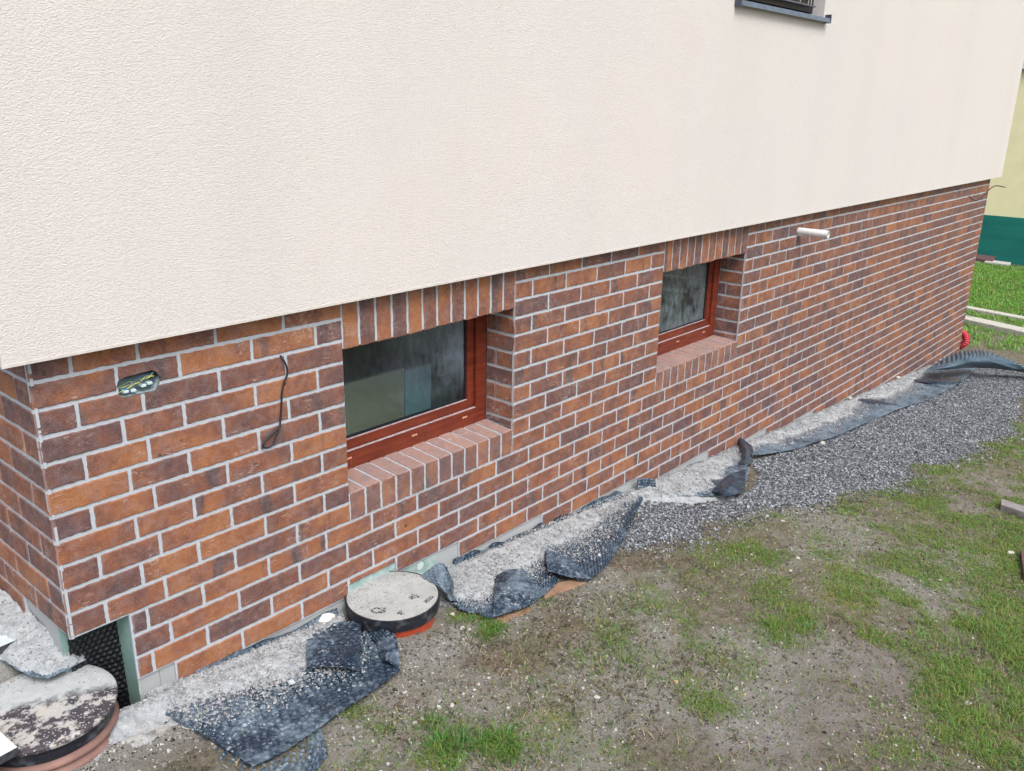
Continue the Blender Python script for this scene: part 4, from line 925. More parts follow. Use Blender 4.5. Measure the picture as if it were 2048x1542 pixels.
link('shaft', lathe('shaft', [(.168, MZ-.3), (.168, MZ-.09), (.172, MZ-.075), (.172, MZ-.05)], MX, MY, 64), MAT_ORANGE, mh)
lt = M('worn_letters', .7, .3); lt.col(lt.mix(lt.rng(lt.noise(120, 4), .46, .60), (.03, .032, .04), (.36, .37, .37))); MAT_LET = lt.m
def letters(txt, x, y, rot, size, parent, z):
    cu = bpy.data.curves.new('t', 'FONT'); cu.body = txt; cu.size = size; cu.extrude = .0010; cu.offset = size*.035; cu.align_x = 'CENTER'; cu.resolution_u = 3
    o = bpy.data.objects.new('t', cu); C.objects.link(o); dg = bpy.context.evaluated_depsgraph_get(); me = bpy.data.meshes.new_from_object(o.evaluated_get(dg)); bpy.data.objects.remove(o)
    me.transform(Matrix.Translation((x, y, z)) @ Matrix.Rotation(rot, 4, 'Z')); link('letters', me, MAT_LET, parent)
lz = MZ+.0022
letters('sh', MX+.040, MY-.088, R_(-20), .046, mh, lz); letters('mm', MX+.075, MY-.142, R_(12), .034, mh, lz)
letters('C5', MX-.128, MY-.060, R_(-48), .05, mh, lz); letters('4.', MX-.075, MY-.135, R_(-38), .04, mh, lz)
# big one under the house corner
BX, BYY, BR, BZ = -.099, .026, .211, -1.10
bh = empty('manhole', (BX, BYY, -1.22), label='large round manhole with stained dark lid under the house corner', cat='manhole')
bl = M('lid_stained', .6, .35); a = bl.noise(15, 6, rough=.68, dist=.3); b2 = bl.noise(44, 5, rough=.7); f = bl.noise(200, 3)
c = bl.mix(bl.rng(f, .3, .7), (.048, .040, .050), (.085, .072, .085))
c = bl.mix(bl.rng(bl.math('ADD', bl.math('MULTIPLY', a, .7), bl.math('MULTIPLY', b2, .45)), .575, .635), c, bl.mix(bl.rng(b2, .3, .6), (.56, .48, .39), (.44, .45, .45)))
c = bl.mix(bl.rng(bl.vor(90), .26, .14, 0, .8), c, (.6, .6, .62))
sx = bl.n('ShaderNodeSeparateXYZ'); bl.L(bl.P, sx.inputs[0])
back = bl.math('ADD', bl.math('ADD', sx.outputs[1], bl.math('MULTIPLY', sx.outputs[0], .45)), bl.math('MULTIPLY', a, .16))
c = bl.mix(bl.rng(back, .055, .095), c, bl.mix(bl.rng(b2, .3, .7), (.40, .43, .45), (.52, .54, .54)))
bl.col(c).bump(b2, .3, .004)
esplit(link('lid', lathe('lid', [(BR-.004, BZ-.016), (BR, BZ-.010), (BR, BZ-.003), (BR-.004, BZ), (.19, BZ+.001), (.1, BZ+.002), (.0005, BZ+.002)], BX, BYY, 110), bl.m, bh))
esplit(link('rim', lathe('rim', [(BR-.016, BZ-.062), (BR-.014, BZ-.012), (BR-.02, BZ-.010)], BX, BYY, 96), MAT_BLACKP, bh))
pm = simple('faded_brown_plastic', (.25, .145, .125), .6, .25, 12, .2, .3, dark=(.22, .11, .09))
prf = []
for k in range(40):
    z = BZ-.34+.28*k/39; prf.append((BR-.012+.008*math.sin(2*math.pi*(z)/.034), z))
link('shaft', lathe('shaft', prf, BX, BYY, 96), pm, bh)

# ------------------------------------------------------------------ drainage membranes
def spots_dim(Q, s, t): return 1.
def sheet(name, key, label, cat='membrane', mat=None, parent=None, **k):
    me = cloth_mesh(name, D[key], **k); ctr = D[key][0][0]
    if parent: return link(name, me, mat or MAT_MEM, parent)
    o = link(name, me, mat or MAT_MEM, None, ctr); return tag(o, label, cat)
lowflat = lambda Q, s, t: .45+.55*sst(.86, .5, t+.25*(fbm(Q[..., 0], Q[..., 1], .2, 2, 8)-.5))
A = sheet('drainage_sheet', 'A', 'large wet black dimpled sheet nearest the camera with grey grit along the wall', du=.004, dim=.009, pitch=.028, noise=.004, dimfun=lowflat, seed=3)
sheet('folded_flap', 'Afold', None, lin=True, parent=A, mat=MAT_MEM, du=.004, dim=-.006, noise=.003, dimfun=lambda Q, s, t: sst(.66, .58, t), pitch=.034)
sheet('curled_corner', 'Acurl', None, parent=A, mat=MAT_MEM, du=.004, dim=.007, noise=.004, dimfun=lambda Q, s, t: sst(.5, .4, t), pitch=.03)
sheet('drainage_sheet', 'Aunder', 'half buried black sheet with ring dimples under the nearest sheet corner', du=.004, dim=.008, pitch=.028, noise=.004, seed=5)
B = sheet('drainage_sheet', 'B', 'black dimpled sheet beside the small manhole heaped with pale mortar', du=.0045, dim=.008, pitch=.024, noise=.004, mat=MAT_MEM, seed=6)
sheet('folded_corner', 'Bfold', None, lin=True, parent=B, mat=MAT_MEMF, du=.005, dim=.006, pitch=.026, noise=.009, dimfun=lambda Q, s, t: sst(.45, .8, s-.3*t))
sheet('curled_corner', 'Bcurl', None, parent=B, mat=MAT_MEMD, du=.0035, dim=-.006, noise=.002, dimfun=lambda Q, s, t: sst(.62, .5, t-.25*s))
def upstand(par, x0, x1, sd_):
    xs_ = np.linspace(x0, x1, int((x1-x0)/.07)+2); r_ = np.random.RandomState(sd_); rows = []
    for (yy, dz, am) in ((-.014, -.02, .0), (-.004, .012, .004), (.004, .040, .014)):
        rows.append([(x, yy+r_.uniform(-.004, .003), float(G0(x, 0))+dz+r_.uniform(-1, 1)*am) for x in xs_])
    link('upstand', cloth_mesh('upstand', rows, du=.005, dim=.003, pitch=.022, noise=.002, seed=sd_), MAT_MEM, par)
upstand(A, .38, 1.0, 3); upstand(B, 1.66, 3.05, 4)
Cc = sheet('drainage_sheet', 'C', 'dimpled sheet lapped over the mortar heaped one, running up to the wall', du=.0048, dim=.009, pitch=.026, noise=.005, mat=MAT_MEM, seed=8)
sheet('folded_corner', 'Cfold', None, lin=True, parent=Cc, mat=MAT_MEMF, du=.005, dim=.004, pitch=.026, noise=.010)
sheet('drainage_sheet', 'C2', 'small upright scrap of dimpled sheet at the wall foot by a dark gap', du=.0045, dim=.006, noise=.003, mat=MAT_MEM, seed=9)
Dd = sheet('drainage_sheet', 'D', 'short torn sheet buried under crumbled mortar below the second window', du=.006, dim=.003, noise=.008, mat=MAT_MEMD, seed=10)
sheet('folded_flap', 'Dfold', None, lin=True, parent=Dd, mat=MAT_MEMS, du=.008, dim=0, noise=.007)
sheet('crumpled_end', 'Dcrumple', None, parent=Dd, mat=MAT_MEMS, du=.007, dim=0, noise=.01)
Ee = sheet('drainage_sheet', 'E', 'long narrow black sheet lying along the wall beside the dark gravel', du=.0085, dim=.004, noise=.010, mat=MAT_MEMD, pitch=.026, seed=12)
sheet('fold', 'Eridge1', None, parent=Ee, mat=MAT_MEMS, du=.01, dim=0, noise=.006)
sheet('fold', 'Eridge2', None, parent=Ee, mat=MAT_MEMS, du=.01, dim=0, noise=.006)
sheet('drainage_sheet', 'Ehump', 'arched blue grey sheet end with ribs at the far end of the gravel', du=.0085, dim=0, ribs=.012, noise=.006, mat=MAT_MEMB, seed=13)
sheet('drainage_sheet', 'F', 'black sheet over the large manhole covered with grey crumbs', du=.005, dim=.004, noise=.006, mat=MAT_MEMD, seed=14)

# ------------------------------------------------------------------ mortar debris (heaped grit)
dx = axis([(-.05, 2.4, .0062), (2.4, 4.8, .010), (4.8, 9.4, .018)]); dy = axis([(-.56, .10, .0066)])
X, Y = np.meshgrid(dx, dy, indexing='ij')
kx = [-.1, .19, .35, .5, .7, .9, 1.02, 1.03, 1.36, 1.45, 1.6, 1.85, 2.1, 2.35, 2.6, 2.9, 3.1, 3.25, 3.5, 3.8, 4.1, 4.3, 4.5, 5.0, 5.6, 6.2, 6.6, 7.2, 7.8, 8.6, 9.4]
ky = [-.12, -.17, -.21, -.24, -.25, -.20, -.10, -.02, -.10, -.32, -.34, -.27, -.27, -.26, -.20, -.08, -.12, -.26, -.36, -.33, -.18, -.05, -.12, -.18, -.22, -.20, -.12, -.22, -.20, -.14, -.12]
yb = np.interp(X, kx, ky); cover = (Y-yb)+(fbm(X, Y, .16, 4, 61)-.5)*.16
t = sst(-.04, .09, cover)*.026+np.clip(cover, -.1, .2)*.06
Zd = G0(X, Y)+.0165+t-.010+(fbm(X, Y, .035, 3, 63)-.5)*.016+(fbm(X, Y, .012, 2, 65)-.5)*.010*sst(5, 3, X)
hollow = ((X-MX)**2+(Y-MY)**2 < (.205)**2) | ((X < .2) & (Y > -.03))
Zd = Zd-.028*sst(-.05, -.0, Y)
Zd = np.where(hollow, Zd-.12, Zd)
nx, ny = X.shape; idx = np.arange(nx*ny).reshape(nx, ny); F = np.stack([idx[:-1, :-1], idx[1:, :-1], idx[1:, 1:], idx[:-1, 1:]], -1).reshape(-1, 4)
vv = np.stack([X, Y, Zd], -1).reshape(-1, 3)
keep = (cover > -.07).ravel() & ~hollow.ravel(); F = F[keep[F].all(1)]
# crumbs on the sheet over the big manhole
P = np.array(D['F'], float)
def bil(P, nu, nv):
    m_, n_, _ = P.shape; a = np.linspace(0, m_-1, nv); i = np.minimum(a.astype(int), m_-2); f = (a-i)[:, None, None]; Q = P[i]*(1-f)+P[i+1]*f
    a = np.linspace(0, n_-1, nu); i = np.minimum(a.astype(int), n_-2); f = (a-i)[None, :, None]; return Q[:, i]*(1-f)+Q[:, i+1]*f
Q = bil(P, 110, 90); ss = np.linspace(0, 1, 110)[None, :]; tt = np.linspace(0, 1, 90)[:, None]
ed = np.minimum(np.minimum(ss*3+.3, (1-ss)*6), (1-tt)*5)
Q[..., 2] += .012+sst(0, .5, ed+(fbm(Q[..., 0], Q[..., 1], .05, 3, 71)-.5)*.8)*.022-.012+(fbm(Q[..., 0], Q[..., 1], .03, 3, 72)-.5)*.022
n0 = len(vv); idx = np.arange(110*90).reshape(90, 110)+n0; F2 = np.stack([idx[:-1, :-1], idx[1:, :-1], idx[1:, 1:], idx[:-1, 1:]], -1).reshape(-1, 4)
me = npmesh('mortar_rubble', np.concatenate([vv, Q.reshape(-1, 3)]), np.concatenate([F, F2]), smooth=True)
tag(link('mortar_rubble', me, MAT_DEBRIS), 'pale grey crumbled mortar heaped on the black sheets along the wall', 'rubble', kind='stuff')
SHx = [.0, .2, .24, .3, .45, .62, .77, .92, 1.03, 1.04, 1.38, 1.42, 1.66, 1.9, 2.02, 2.36, 3.06, 3.25, 3.5, 3.8, 4.2, 4.5, 4.8, 5.6, 6.5, 7.1, 7.7, 8.4, 9.3]
SHy = [-.05, -.1, -.42, -.53, -.53, -.51, -.48, -.44, -.2, -.02, -.3, -.42, -.46, -.41, -.49, -.40, -.11, -.25, -.37, -.38, -.2, -.22, -.3, -.37, -.4, -.46, -.48, -.46, -.38]
def debris_z(x, y):
    yb = np.interp(x, kx, ky); cv = (y-yb)+(fbm(x, y, .16, 4, 61)-.5)*.16
    return G0(x, y)+.0165+sst(-.04, .09, cv)*.026+np.clip(cv, -.1, .2)*.06-.010-.028*sst(-.05, -.0, y), cv

# ------------------------------------------------------------------ stones as stuff
rs = np.random.RandomState(11)
CUBE = np.array([[-1, -1, -1], [1, -1, -1], [1, 1, -1], [-1, 1, -1], [-1, -1, 1], [1, -1, 1], [1, 1, 1], [-1, 1, 1]], float)*.6
CF = np.array([[0, 3, 2, 1], [4, 5, 6, 7], [0, 1, 5, 4], [1, 2, 6, 5], [2, 3, 7, 6], [3, 0, 4, 7]])
def scatter(name, x, y, z, size, cols, label, cat):
    n = len(x); V = CUBE[None]*(1+rs.uniform(-.42, .42, (n, 8, 3)))*(size[:, None, None]*rs.uniform(.55, 1.15, (n, 1, 3)))
    V[..., 2] *= .75
    a = rs.uniform(0, 6.28, n); tl = rs.uniform(-.6, .6, n); ca, sa, ct, st_ = np.cos(a), np.sin(a), np.cos(tl), np.sin(tl)
    y2 = V[..., 1]*ct[:, None]-V[..., 2]*st_[:, None]; z2 = V[..., 1]*st_[:, None]+V[..., 2]*ct[:, None]
    x3 = V[..., 0]*ca[:, None]-y2*sa[:, None]; y3 = V[..., 0]*sa[:, None]+y2*ca[:, None]
    V = np.stack([x3+x[:, None], y3+y[:, None], z2+(z+size*.25)[:, None]], -1).reshape(-1, 3)
    F = (CF[None]+(np.arange(n)*8)[:, None, None]).reshape(-1, 4)
    me = npmesh(name, V, F, cols=np.repeat(cols, 8, 0)); return tag(link(name, me, MAT_STONES), label, cat, kind='stuff')
def pick(n, x0, x1, y0, y1, fn, dens_near=True):
    X_ = []; Y_ = []
    got = 0
    while got < n:
        u = rs.uniform(0, 1, 60000); x = x0+(x1-x0)*(u**1.35 if dens_near else u); y = rs.uniform(y0, y1, 60000)
        k = rs.uniform(0, 1, 60000) < fn(x, y); X_.append(x[k]); Y_.append(y[k]); got += k.sum()
        if len(X_) > 200: break
    return np.concatenate(X_)[:n], np.concatenate(Y_)[:n]
def greys(n, lo, hi, tint=(1, 1, 1.03), p=1.6):
    g = lo+(hi-lo)*rs.uniform(0, 1, n)**p; t_ = np.array(tint)[None]*(1+rs.uniform(-.05, .05, (n, 3))); return g[:, None]*t_
x, y = pick(85000, 2.3, 9.9, -1.7, .0, lambda x, y: np.maximum(gravel_m(x, y), .16*gravel_m(x, y+.13)))
scatter('gravel', x, y, ground_z(x, y)+.003, (.003+rs.gamma(2.4, .0011, len(x))), greys(len(x), .065, .54, (.93, 1., 1.12), 2.0), 'dark basalt gravel bed along the far half of the wall', 'gravel')
# crumbs on the rubble
x, y = pick(46000, .0, 9., -.5, .0, lambda x, y: sst(-.20, .03, debris_z(x, y)[1])**1.6*sst(.0, .03, y-np.interp(x, SHx, SHy)))
k = ~(((x-MX)**2+(y-MY)**2 < .2**2) | ((x < .2) & (y > -.05))); x, y = x[k], y[k]
z = np.maximum(debris_z(x, y)[0], G0(x, y)+np.interp(x, [0, 2, 2.1, 3, 3.2, 9], [.022, .024, .036, .03, .024, .024]))
xf = Q[..., 0].ravel(); pick_i = rs.randint(0, len(xf), 500)
aa = rs.uniform(0, 6.28, 5200); rr = np.sqrt(rs.uniform(0, 1, 5200))
lx = np.where(np.arange(5200) < 3000, MX+rr*.178*np.cos(aa), BX+rr*.2*np.cos(aa)); ly = np.where(np.arange(5200) < 3000, MY+rr*.178*np.sin(aa), BYY+rr*.2*np.sin(aa)); lz_ = np.where(np.arange(5200) < 3000, MZ+.001, BZ+.001)
nn_ = fbm(lx, ly, .09, 3, 88)
kk_ = np.where(np.arange(5200) < 3000, sst(-.06, .10, (ly-MY)-.35*(lx-MX)+(nn_-.5)*.2)*.85+.08, sst(-.02, .14, (ly-BYY)+.3*(lx-BX)+(nn_-.5)*.25)*.9+.08) > rs.uniform(0, 1, 5200)
lx, ly, lz_ = lx[kk_], ly[kk_], lz_[kk_]
z = np.concatenate([z, lz_]); x = np.concatenate([x, lx]); y = np.concatenate([y, ly])
sz_ = .0012+rs.gamma(2., .00095, len(x)+500); sz_[len(x)-len(lx):len(x)] *= .62
scatter('mortar_crumbs', np.concatenate([x, xf[pick_i]]), np.concatenate([y, Q[..., 1].ravel()[pick_i]]), np.concatenate([z, Q[..., 2].ravel()[pick_i]]),
        sz_, greys(len(x)+500, .22, .56, (.97, 1., 1.04), 1.), 'loose pale crumbs strewn over the sheets by the wall', 'crumbs')
# grit and pebbles on the mud
x, y = pick(42000, -.4, 6.5, -2.3, .0, lambda x, y: .12+.88*np.maximum(sand_m(x, y)*1.0, sst(.5, .7, fbm(x, y, .4, 3, 23))*.55)*(1-gravel_m(x, y)))
k = (np.hypot(x-BX, y-BYY) > .22) & (np.hypot(x-MX, y-MY) > .2); x, y = x[k], y[k]; n = len(x)
cl = greys(n, .14, .66, (1.03, 1., .94), 2.0); dark = rs.uniform(0, 1, n) < .3; cl[dark] = greys(dark.sum(), .03, .12, (1.1, .95, .8))
scatter('pebbles', x, y, ground_z(x, y), rs.gamma(2., .0009, n)+.0013, cl, 'fine grit and small pebbles strewn over the bare mud', 'pebbles')
x, y = pick(700, -.4, 1.9, -1.0, -.05, lambda x, y: sand_m(x, y)); k = (np.hypot(x-BX, y-BYY) > .23) & (np.hypot(x-MX, y-MY) > .21); x, y = x[k], y[k]
scatter('mortar_lumps', x, y, ground_z(x, y)+.002, rs.uniform(.003, .0095, len(x)), greys(len(x), .24, .58, (1.02, 1, .95), 1.3), 'coarse pale lumps round the two manholes', 'lumps')
x, y = pick(15000, .0, 7., -2.35, -.3, lambda x, y: (.25+.75*sst(.45, .6, fbm(x, y, .3, 4, 57)))*(1-gravel_m(x, y))*(y < np.interp(x, SHx, SHy)-.03)); n = len(x)
scatter('clods', x, y, ground_z(x, y)-.002, rs.gamma(2.0, .0016, n)+.002, np.array([[.20, .175, .13]])*(1+rs.uniform(-.55, .15, (n, 1))), 'small clods of brown soil scattered over the yard', 'clods')
# dead stalks and clods
def blades(name, x, y, z, hgt, wid, lean, cols, label, cat, curl=.5):
    n = len(x); a = rs.uniform(0, 6.28, n); dxx, dyy = np.cos(a), np.sin(a); px, py = -dyy, dxx
    L0 = np.stack([x, y, z-.002], -1); k1 = lean[:, None]
    P1 = L0+np.stack([dxx*hgt*k1[:, 0]*.35, dyy*hgt*k1[:, 0]*.35, hgt*.62], -1)
    P2 = L0+np.stack([dxx*hgt*k1[:, 0], dyy*hgt*k1[:, 0], hgt*(1-.45*k1[:, 0]*curl)], -1)
    w = np.stack([px*wid, py*wid, np.zeros(n)], -1)
    V = np.stack([L0-w, L0+w, P1+w*.75, P1-w*.75, P2], 1).reshape(-1, 3); i = (np.arange(n)*5)[:, None]
    me = npmesh(name, V, [i+np.array([[0, 1, 2, 3]]), i+np.array([[3, 2, 4]])], smooth=False, cols=np.repeat(cols, 5, 0))
    return tag(link(name, me, MAT_GRASS), label, cat, kind='stuff')
def gcol(n, x, y):
    base = np.array([[.12, .25, .05]])*(1+rs.uniform(-.45, .7, (n, 1))); y_ = rs.uniform(0, 1, n) < .35
    base[y_] = np.array([.23, .27, .06])*(1+rs.uniform(-.3, .3, (y_.sum(), 1)))
    dry = rs.uniform(0, 1, n) < .14; base[dry] = np.array([.30, .25, .14])*(1+rs.uniform(-.3, .3, (dry.sum(), 1)))
    return base
x, y = pick(125000, .35, 7.2, -2.35, -.25, lambda x, y: grass_m(x, y)*.8+.035*(1-gravel_m(x, y))*sst(-.45, -.7, y))
n = len(x); strong = spots([p for p in D['GRASS'] if p[3] >= .9 and p[0] < 3.2], x, y)
hg = rs.uniform(.006, .022, n)*(1+1.3*strong)
k = np.hypot(x-1.17, y+.137) > .2; x, y, hg, n = x[k], y[k], hg[k], k.sum()
blades('grass', x, y, ground_z(x, y), hg, rs.uniform(.0007, .0015, n)*(1+.12*x), rs.uniform(.3, 2.2, n), gcol(n, x, y), 'short patchy grass growing out of the mud', 'grass')
x, y = pick(60000, 10.4, 19, -1.6, 3.2, lambda x, y: grass_m(x, y), False); n = len(x)
blades('lawn', x, y, ground_z(x, y), rs.uniform(.03, .06, n), rs.uniform(.004, .008, n), rs.uniform(.2, 1.2, n), gcol(n, x, y)*1.3*np.array([[.85, 1.1, .9]]), 'bright green lawn in front of the yellow house', 'lawn')
x, y = pick(15000, -.1, 6.5, -2.3, -.35, lambda x, y: (.12+sst(.50, .66, fbm(x, y, .25, 4, 51)))*(1-gravel_m(x, y))); n = len(x)
blades('dead_stalks', x, y, ground_z(x, y)+.003, rs.uniform(.005, .02, n), rs.uniform(.001, .0022, n), rs.uniform(1.2, 3., n), np.where(rs.uniform(0, 1, (n, 1)) < .3, np.array([[.30, .25, .16]]), np.array([[.06, .055, .032]]))*(1+rs.uniform(-.4, .9, (n, 1))), 'dark dead stalks and litter lying on the mud', 'litter', .3)
# two big coarse tufts by the bottom edge
def tuft(cx, cy, r, n, hmin, hmax, label):
    a = rs.uniform(0, 6.28, n); kk = rs.randint(0, 6, n); ox = rs.uniform(-r, r, 6)*.8; oy = rs.uniform(-r, r, 6)*1.1; q = r*.45*rs.uniform(0, 1, n)**.6; x = cx+ox[kk]+q*np.cos(a); y = cy+oy[kk]+q*np.sin(a)
    h = rs.uniform(hmin, hmax, n); c_ = gcol(n, x, y)*np.array([[.62, .85, .8]]); w = rs.uniform(.0011, .0021, n)
    L0 = np.stack([x, y, ground_z(x, y)-.002], -1); b_ = a+rs.uniform(-1.2, 1.2, n); ln = rs.uniform(.3, 1.7, n)
    V = []; F3 = []; d_ = np.stack([np.cos(b_), np.sin(b_), 0*b_], -1); p_ = np.stack([-np.sin(b_), np.cos(b_), 0*b_], -1)
    P1 = L0+d_*(h*ln*.3)[:, None]+np.array([0, 0, 1])*(h*.6)[:, None]; P2 = L0+d_*(h*ln)[:, None]+np.array([0, 0, 1])*(h*np.maximum(.25, 1-.35*ln*ln))[:, None]
    W_ = p_*w[:, None]; VV = np.stack([L0-W_, L0+W_, P1+W_*.8, P1-W_*.8, P2], 1).reshape(-1, 3)-np.array([cx, cy, 0]); i = (np.arange(n)*5)[:, None]
    me = npmesh('grass_tuft', VV, [i+np.array([[0, 1, 2, 3]]), i+np.array([[3, 2, 4]])], cols=np.repeat(c_, 5, 0))
    o = link('grass_tuft', me, MAT_GRASS); o.location = (cx, cy, 0); tag(o, label, 'grass tuft', group='coarse grass tufts in the mud')
tuft(.765, -.83, .075, 360, .015, .055, 'left one of the two coarse dark green tufts at the lower edge')
tuft(.885, -.985, .058, 240, .02, .07, 'spiky tuft at the lower edge, right of its bushier neighbour')
tuft(1.385, -.45, .075, 300, .012, .035, 'bright green tuft in front of the mortar heaped sheet')

# ------------------------------------------------------------------ single stones, boards, slabs, kerbs
def rock(pos, s, mat, label, name='stone', cat='stone', seed=0, flat=.6, group='pale stones lying about the yard'):
    bm = bmesh.new(); bmesh.ops.create_icosphere(bm, subdivisions=3, radius=s*.5); r_ = random.Random(seed); off = Vector((r_.uniform(0, 50), r_.uniform(0, 50), r_.uniform(0, 50)))
    from mathutils import noise as mn
    pl_ = [(Vector((r_.uniform(-1, 1), r_.uniform(-1, 1), r_.uniform(-1, 1))).normalized(), r_.uniform(.55, .85)) for _ in range(7)]
    for v in bm.verts:
        p = v.co/(s*.5)
        for nrm, dd in pl_:
            e_ = p.dot(nrm)-dd
            if e_ > 0: p = p-nrm*e_
        p = p*(1+.14*mn.noise(p*2.3+off)); p.z *= flat; p.x *= 1.25; v.co = p*(s*.5)
    me = bpy.data.meshes.new(name); bm.to_mesh(me); bm.free(); me.polygons.foreach_set('use_smooth', [False]*len(me.polygons)); me.materials.append(mat)
    o = bpy.data.objects.new(name, me); C.objects.link(o); o.location = (pos[0], pos[1], pos[2]+s*.18); o.rotation_euler = (r_.uniform(-.3, .3), r_.uniform(-.3, .3), r_.uniform(0, 3)); tag(o, label, cat, group)
SM = [MAT_PALE, MAT_YEL, MAT_YEL, MAT_FOAMW, MAT_GREYST]
SL = ['pale flat stone on the bare mud below the grassy middle', 'small yellowish stone in the mud beside a grass clump', 'pale stone among thin grass in the middle of the yard',
      'pale stone in the grass at the edge of the dark gravel', 'pale stone on mud at the edge of the dense right hand grass', 'white lump touching the corner of the brown board',
      'tiny pale stone on grey mud left of the brown board', 'tiny yellowish stone in the lower part of the bare mud', 'ochre stone lying in the grit on the nearest black sheet',
      'bright white foam chunk at the wall left of the small manhole', 'white stone touching the right side of the small manhole', 'beige lump in the rubble left of the nearest sheet',
      'small ochre chip between the folded flap and the small manhole', 'white lump at the wall foot, nearer of the two by the far bricks', 'white lump at the wall foot, farther of the two by the far bricks',
      'grey flat stone on the gravel beside the long sheet', 'greyish stone in the bright tuft by the small manhole']
for i, (px, py, pz, s, c_) in enumerate(D['STONES']):
    if c_ == 3: rock((px, -.022, -1.285), .062, SM[c_], SL[i], 'foam_chunk', 'foam chunk', i, .75, None)
    else: rock((px, min(py, -.02) if px < 10 else py, float(ground_z(px, py))+(.03 if (i in (8, 12, 13, 14)) else 0)), s*1.0, SM[c_], SL[i], seed=i)
def slab(name, P, th, wmul, lmul, mt, ms, label, cat):
    p = [Vector(q) for q in P]; e1 = (p[1]-p[0]).normalized(); e2 = p[2]-p[0]; e2 = (e2-e1*e2.dot(e1)).normalized()
    q = [p[0], p[0]+e1*lmul, p[0]+e1*lmul+e2*wmul, p[0]+e2*wmul]
    if (q[1]-q[0]).cross(q[3]-q[0]).z < 0: q = q[::-1]
    b = MB(); b.prism([tuple(v) for v in q], (0, 0, th)); b.m = [0]+[1]*(len(b.m)-1); o = link(name, b.mesh(name), [mt, ms], None, tuple(q[0])); bevel(o, .003); tag(o, label, cat); return o
slab('concrete_slab', D['SLAB1'], .028, .45, .17, MAT_SLAB, MAT_SLABSIDE, 'upper pale slab with dark edge lying on the rubble at the left border', 'slab')
slab('concrete_slab', D['SLAB2'], .028, .45, .17, MAT_SLAB, MAT_SLABSIDE, 'lower pale slab with dark edge resting on the large manhole lid', 'slab')
# concrete kerbs in the lawn
for nm, xx, w, h, y0, y1, sk, lb in (('kerb_stone', 13.0, .16, .06, -12, 6, .21, 'pale flat kerb strip in the lawn, farther from the wall corner'), ('kerb_stone', 11.98, .26, .085, -12, 6, .31, 'thick pale kerb with shaded side, nearer to the wall corner')):
    zz = float(G0(xx, 0)); b = MB(); b.prism([(xx+sk*y0, y0, zz+h-.02), (xx+w+sk*y0, y0, zz+h-.02), (xx+w+sk*y1, y1, zz+h-.02), (xx+sk*y1, y1, zz+h-.02)], (0, 0, .14))
    bevel(tag(link(nm, b.mesh(nm), MAT_CONC, None, (xx, 0, zz)), lb, 'kerb'), .008)
# boards at the right edge
def board(name, pts, th, mat, label):
    q = [Vector(p) for p in pts]
    if (q[1]-q[0]).cross(q[2]-q[0]).z < 0: q = q[::-1]
    b = MB(); b.prism([tuple(v) for v in q], (0, 0, th)); bevel(tag(link(name, b.mesh(name), mat, None, tuple(q[0])), label, 'board'), .003)
board('brown_board', [(3.707, -1.944, -1.500), (4.06, -1.86, -1.53), (4.25, -2.9, -1.545), (3.9, -2.98, -1.515)], .03, MAT_BOARDR, 'smooth brown board lying on the grass at the right border')
board('grey_board', [(4.71, -1.625, -1.572), (4.83, -1.60, -1.582), (4.60, -2.9, -1.565), (4.48, -2.93, -1.555)], .05, MAT_BOARD, 'weathered grey plank at the right border behind the brown board')
q1, q2 = D['BM1'], D['BM2']
board('plywood_piece', [(1.79, -.40, -1.357), (2.03, -.455, -1.377), (2.0, -.505, -1.375), (1.745, -.47, -1.353)], .012, MAT_PLY, 'orange wood scrap poking out between two black sheets')
board('plywood_strip', [(1.40, -.36, -1.335), (1.74, -.42, -1.363), (1.715, -.50, -1.360), (1.39, -.475, -1.332)], .012, MAT_PLY, 'muddy wood strip under the folded corner of the mortar heaped sheet')

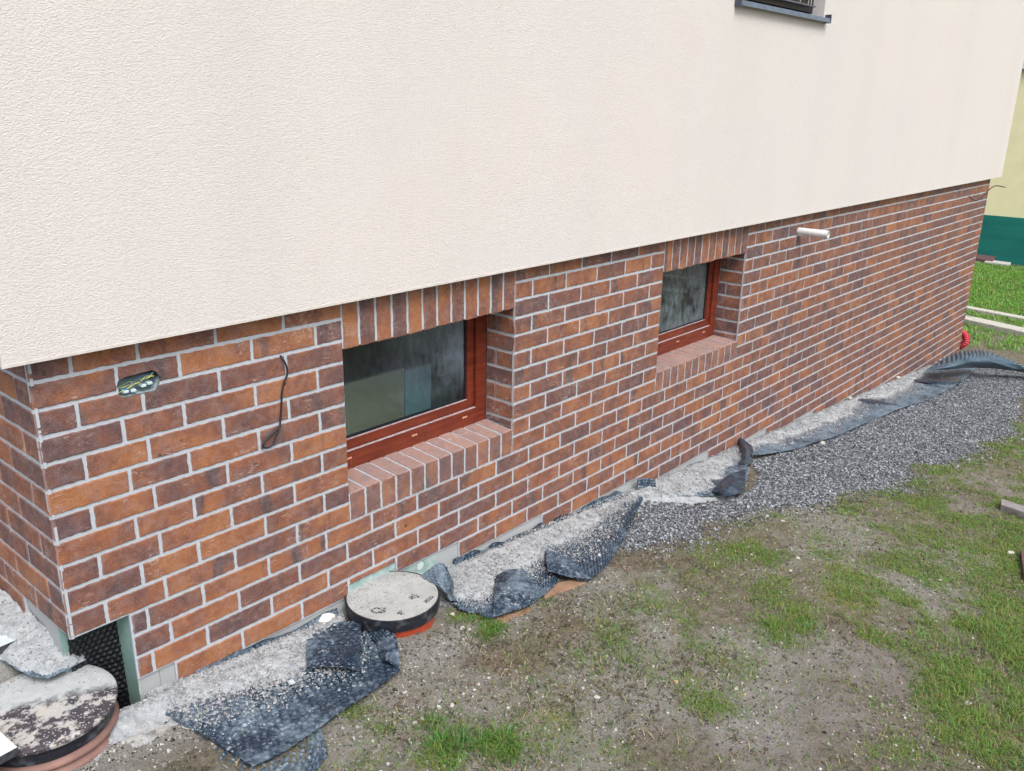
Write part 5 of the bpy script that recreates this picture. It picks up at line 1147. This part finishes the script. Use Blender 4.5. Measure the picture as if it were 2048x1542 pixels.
# red conduit coil behind the far corner
pts = []
for k in range(30):
    a = -2.6+5.0*k/29; pts.append((10.47+.10*math.cos(a)*.6+.02, .02-.13*math.cos(a)-.02, -1.925+.105*math.sin(a)))
me = tube_mesh('red_conduit', [(10.52, .36, -2.04), (10.50, .18, -2.04), (10.47, .06, -2.03), (10.46, .015, -1.99), (10.47, .01, -1.94), (10.50, .05, -1.89), (10.53, .15, -1.88), (10.54, .36, -1.89)], .042, 16, rfun=lambda s: .040+.0035*math.sin(2*math.pi*s/.018), sub=28)
tag(link('red_conduit', me, MAT_RED, None, (10.5, .1, -2.07)), 'loop of red corrugated conduit peeking out behind the far brick corner', 'conduit')

# ------------------------------------------------------------------ neighbour house
NX = 18.97
nb = empty('neighbour_house', (NX+4, 0, -2.25), label='pale yellow house with dark green base beyond the lawn', cat='house')
b = MB(); b.box(NX+.0, NX+9, -14, 9, -1.30, 6.0); link('wall', b.mesh('wall'), MAT_NYEL, nb)
b = MB(); b.box(NX-.03, NX+9.02, -14.03, 9.03, -2.5, -1.302); link('plinth', b.mesh('plinth'), MAT_NGREEN, nb)
b = MB()
y0, y1, z0, z1 = .55, 1.84, 1.50, 2.9
b.box(NX-.012, NX+.05, y1-.07, y1, z0, z1); b.box(NX-.012, NX+.05, y0, y0+.07, z0, z1); b.box(NX-.012, NX+.05, y0+.07, y1-.07, z0, z0+.07); b.box(NX-.012, NX+.05, y0+.07, y1-.07, z1-.07, z1)
w = link('window', b.mesh('window'), MAT_WHITE, nb)
b = MB(); b.box(NX-.005, NX+.02, y0+.07, y1-.07, z0+.07, z1-.07); link('pane', b.mesh('pane'), simple('neighbour_pane', (.25, .33, .42), .1, .1, 2, 0, .6), w)
b = MB(); b.box(NX-.08, NX+.01, y0-.03, y1+.04, z0-.045, z0-.005); link('window_sill', b.mesh('window_sill'), MAT_METAL_LIGHT, w)
# things along its foot
board('dark_plank', [(18.72, 2.0, -2.16), (18.93, 2.0, -2.10), (18.93, 1.62, -2.10), (18.72, 1.62, -2.16)], .05, MAT_BOARDR, 'dark plank leaning at the foot of the green base')
board('grey_plank', [(18.62, 1.75, -2.19), (18.85, 1.75, -2.17), (18.80, 1.30, -2.17), (18.6, 1.30, -2.19)], .04, MAT_CONC, 'pale plank lying at the foot of the green base')
x = NX-.25+rs.uniform(-.2, .18, 700); y = rs.uniform(-3, 2.4, 700)
scatter('rubble_strip', x, y, G0(x, y), rs.uniform(.015, .045, 700), greys(700, .08, .35, (1.05, 1, .9)), 'loose stones and earth along the foot of the yellow house', 'rubble')
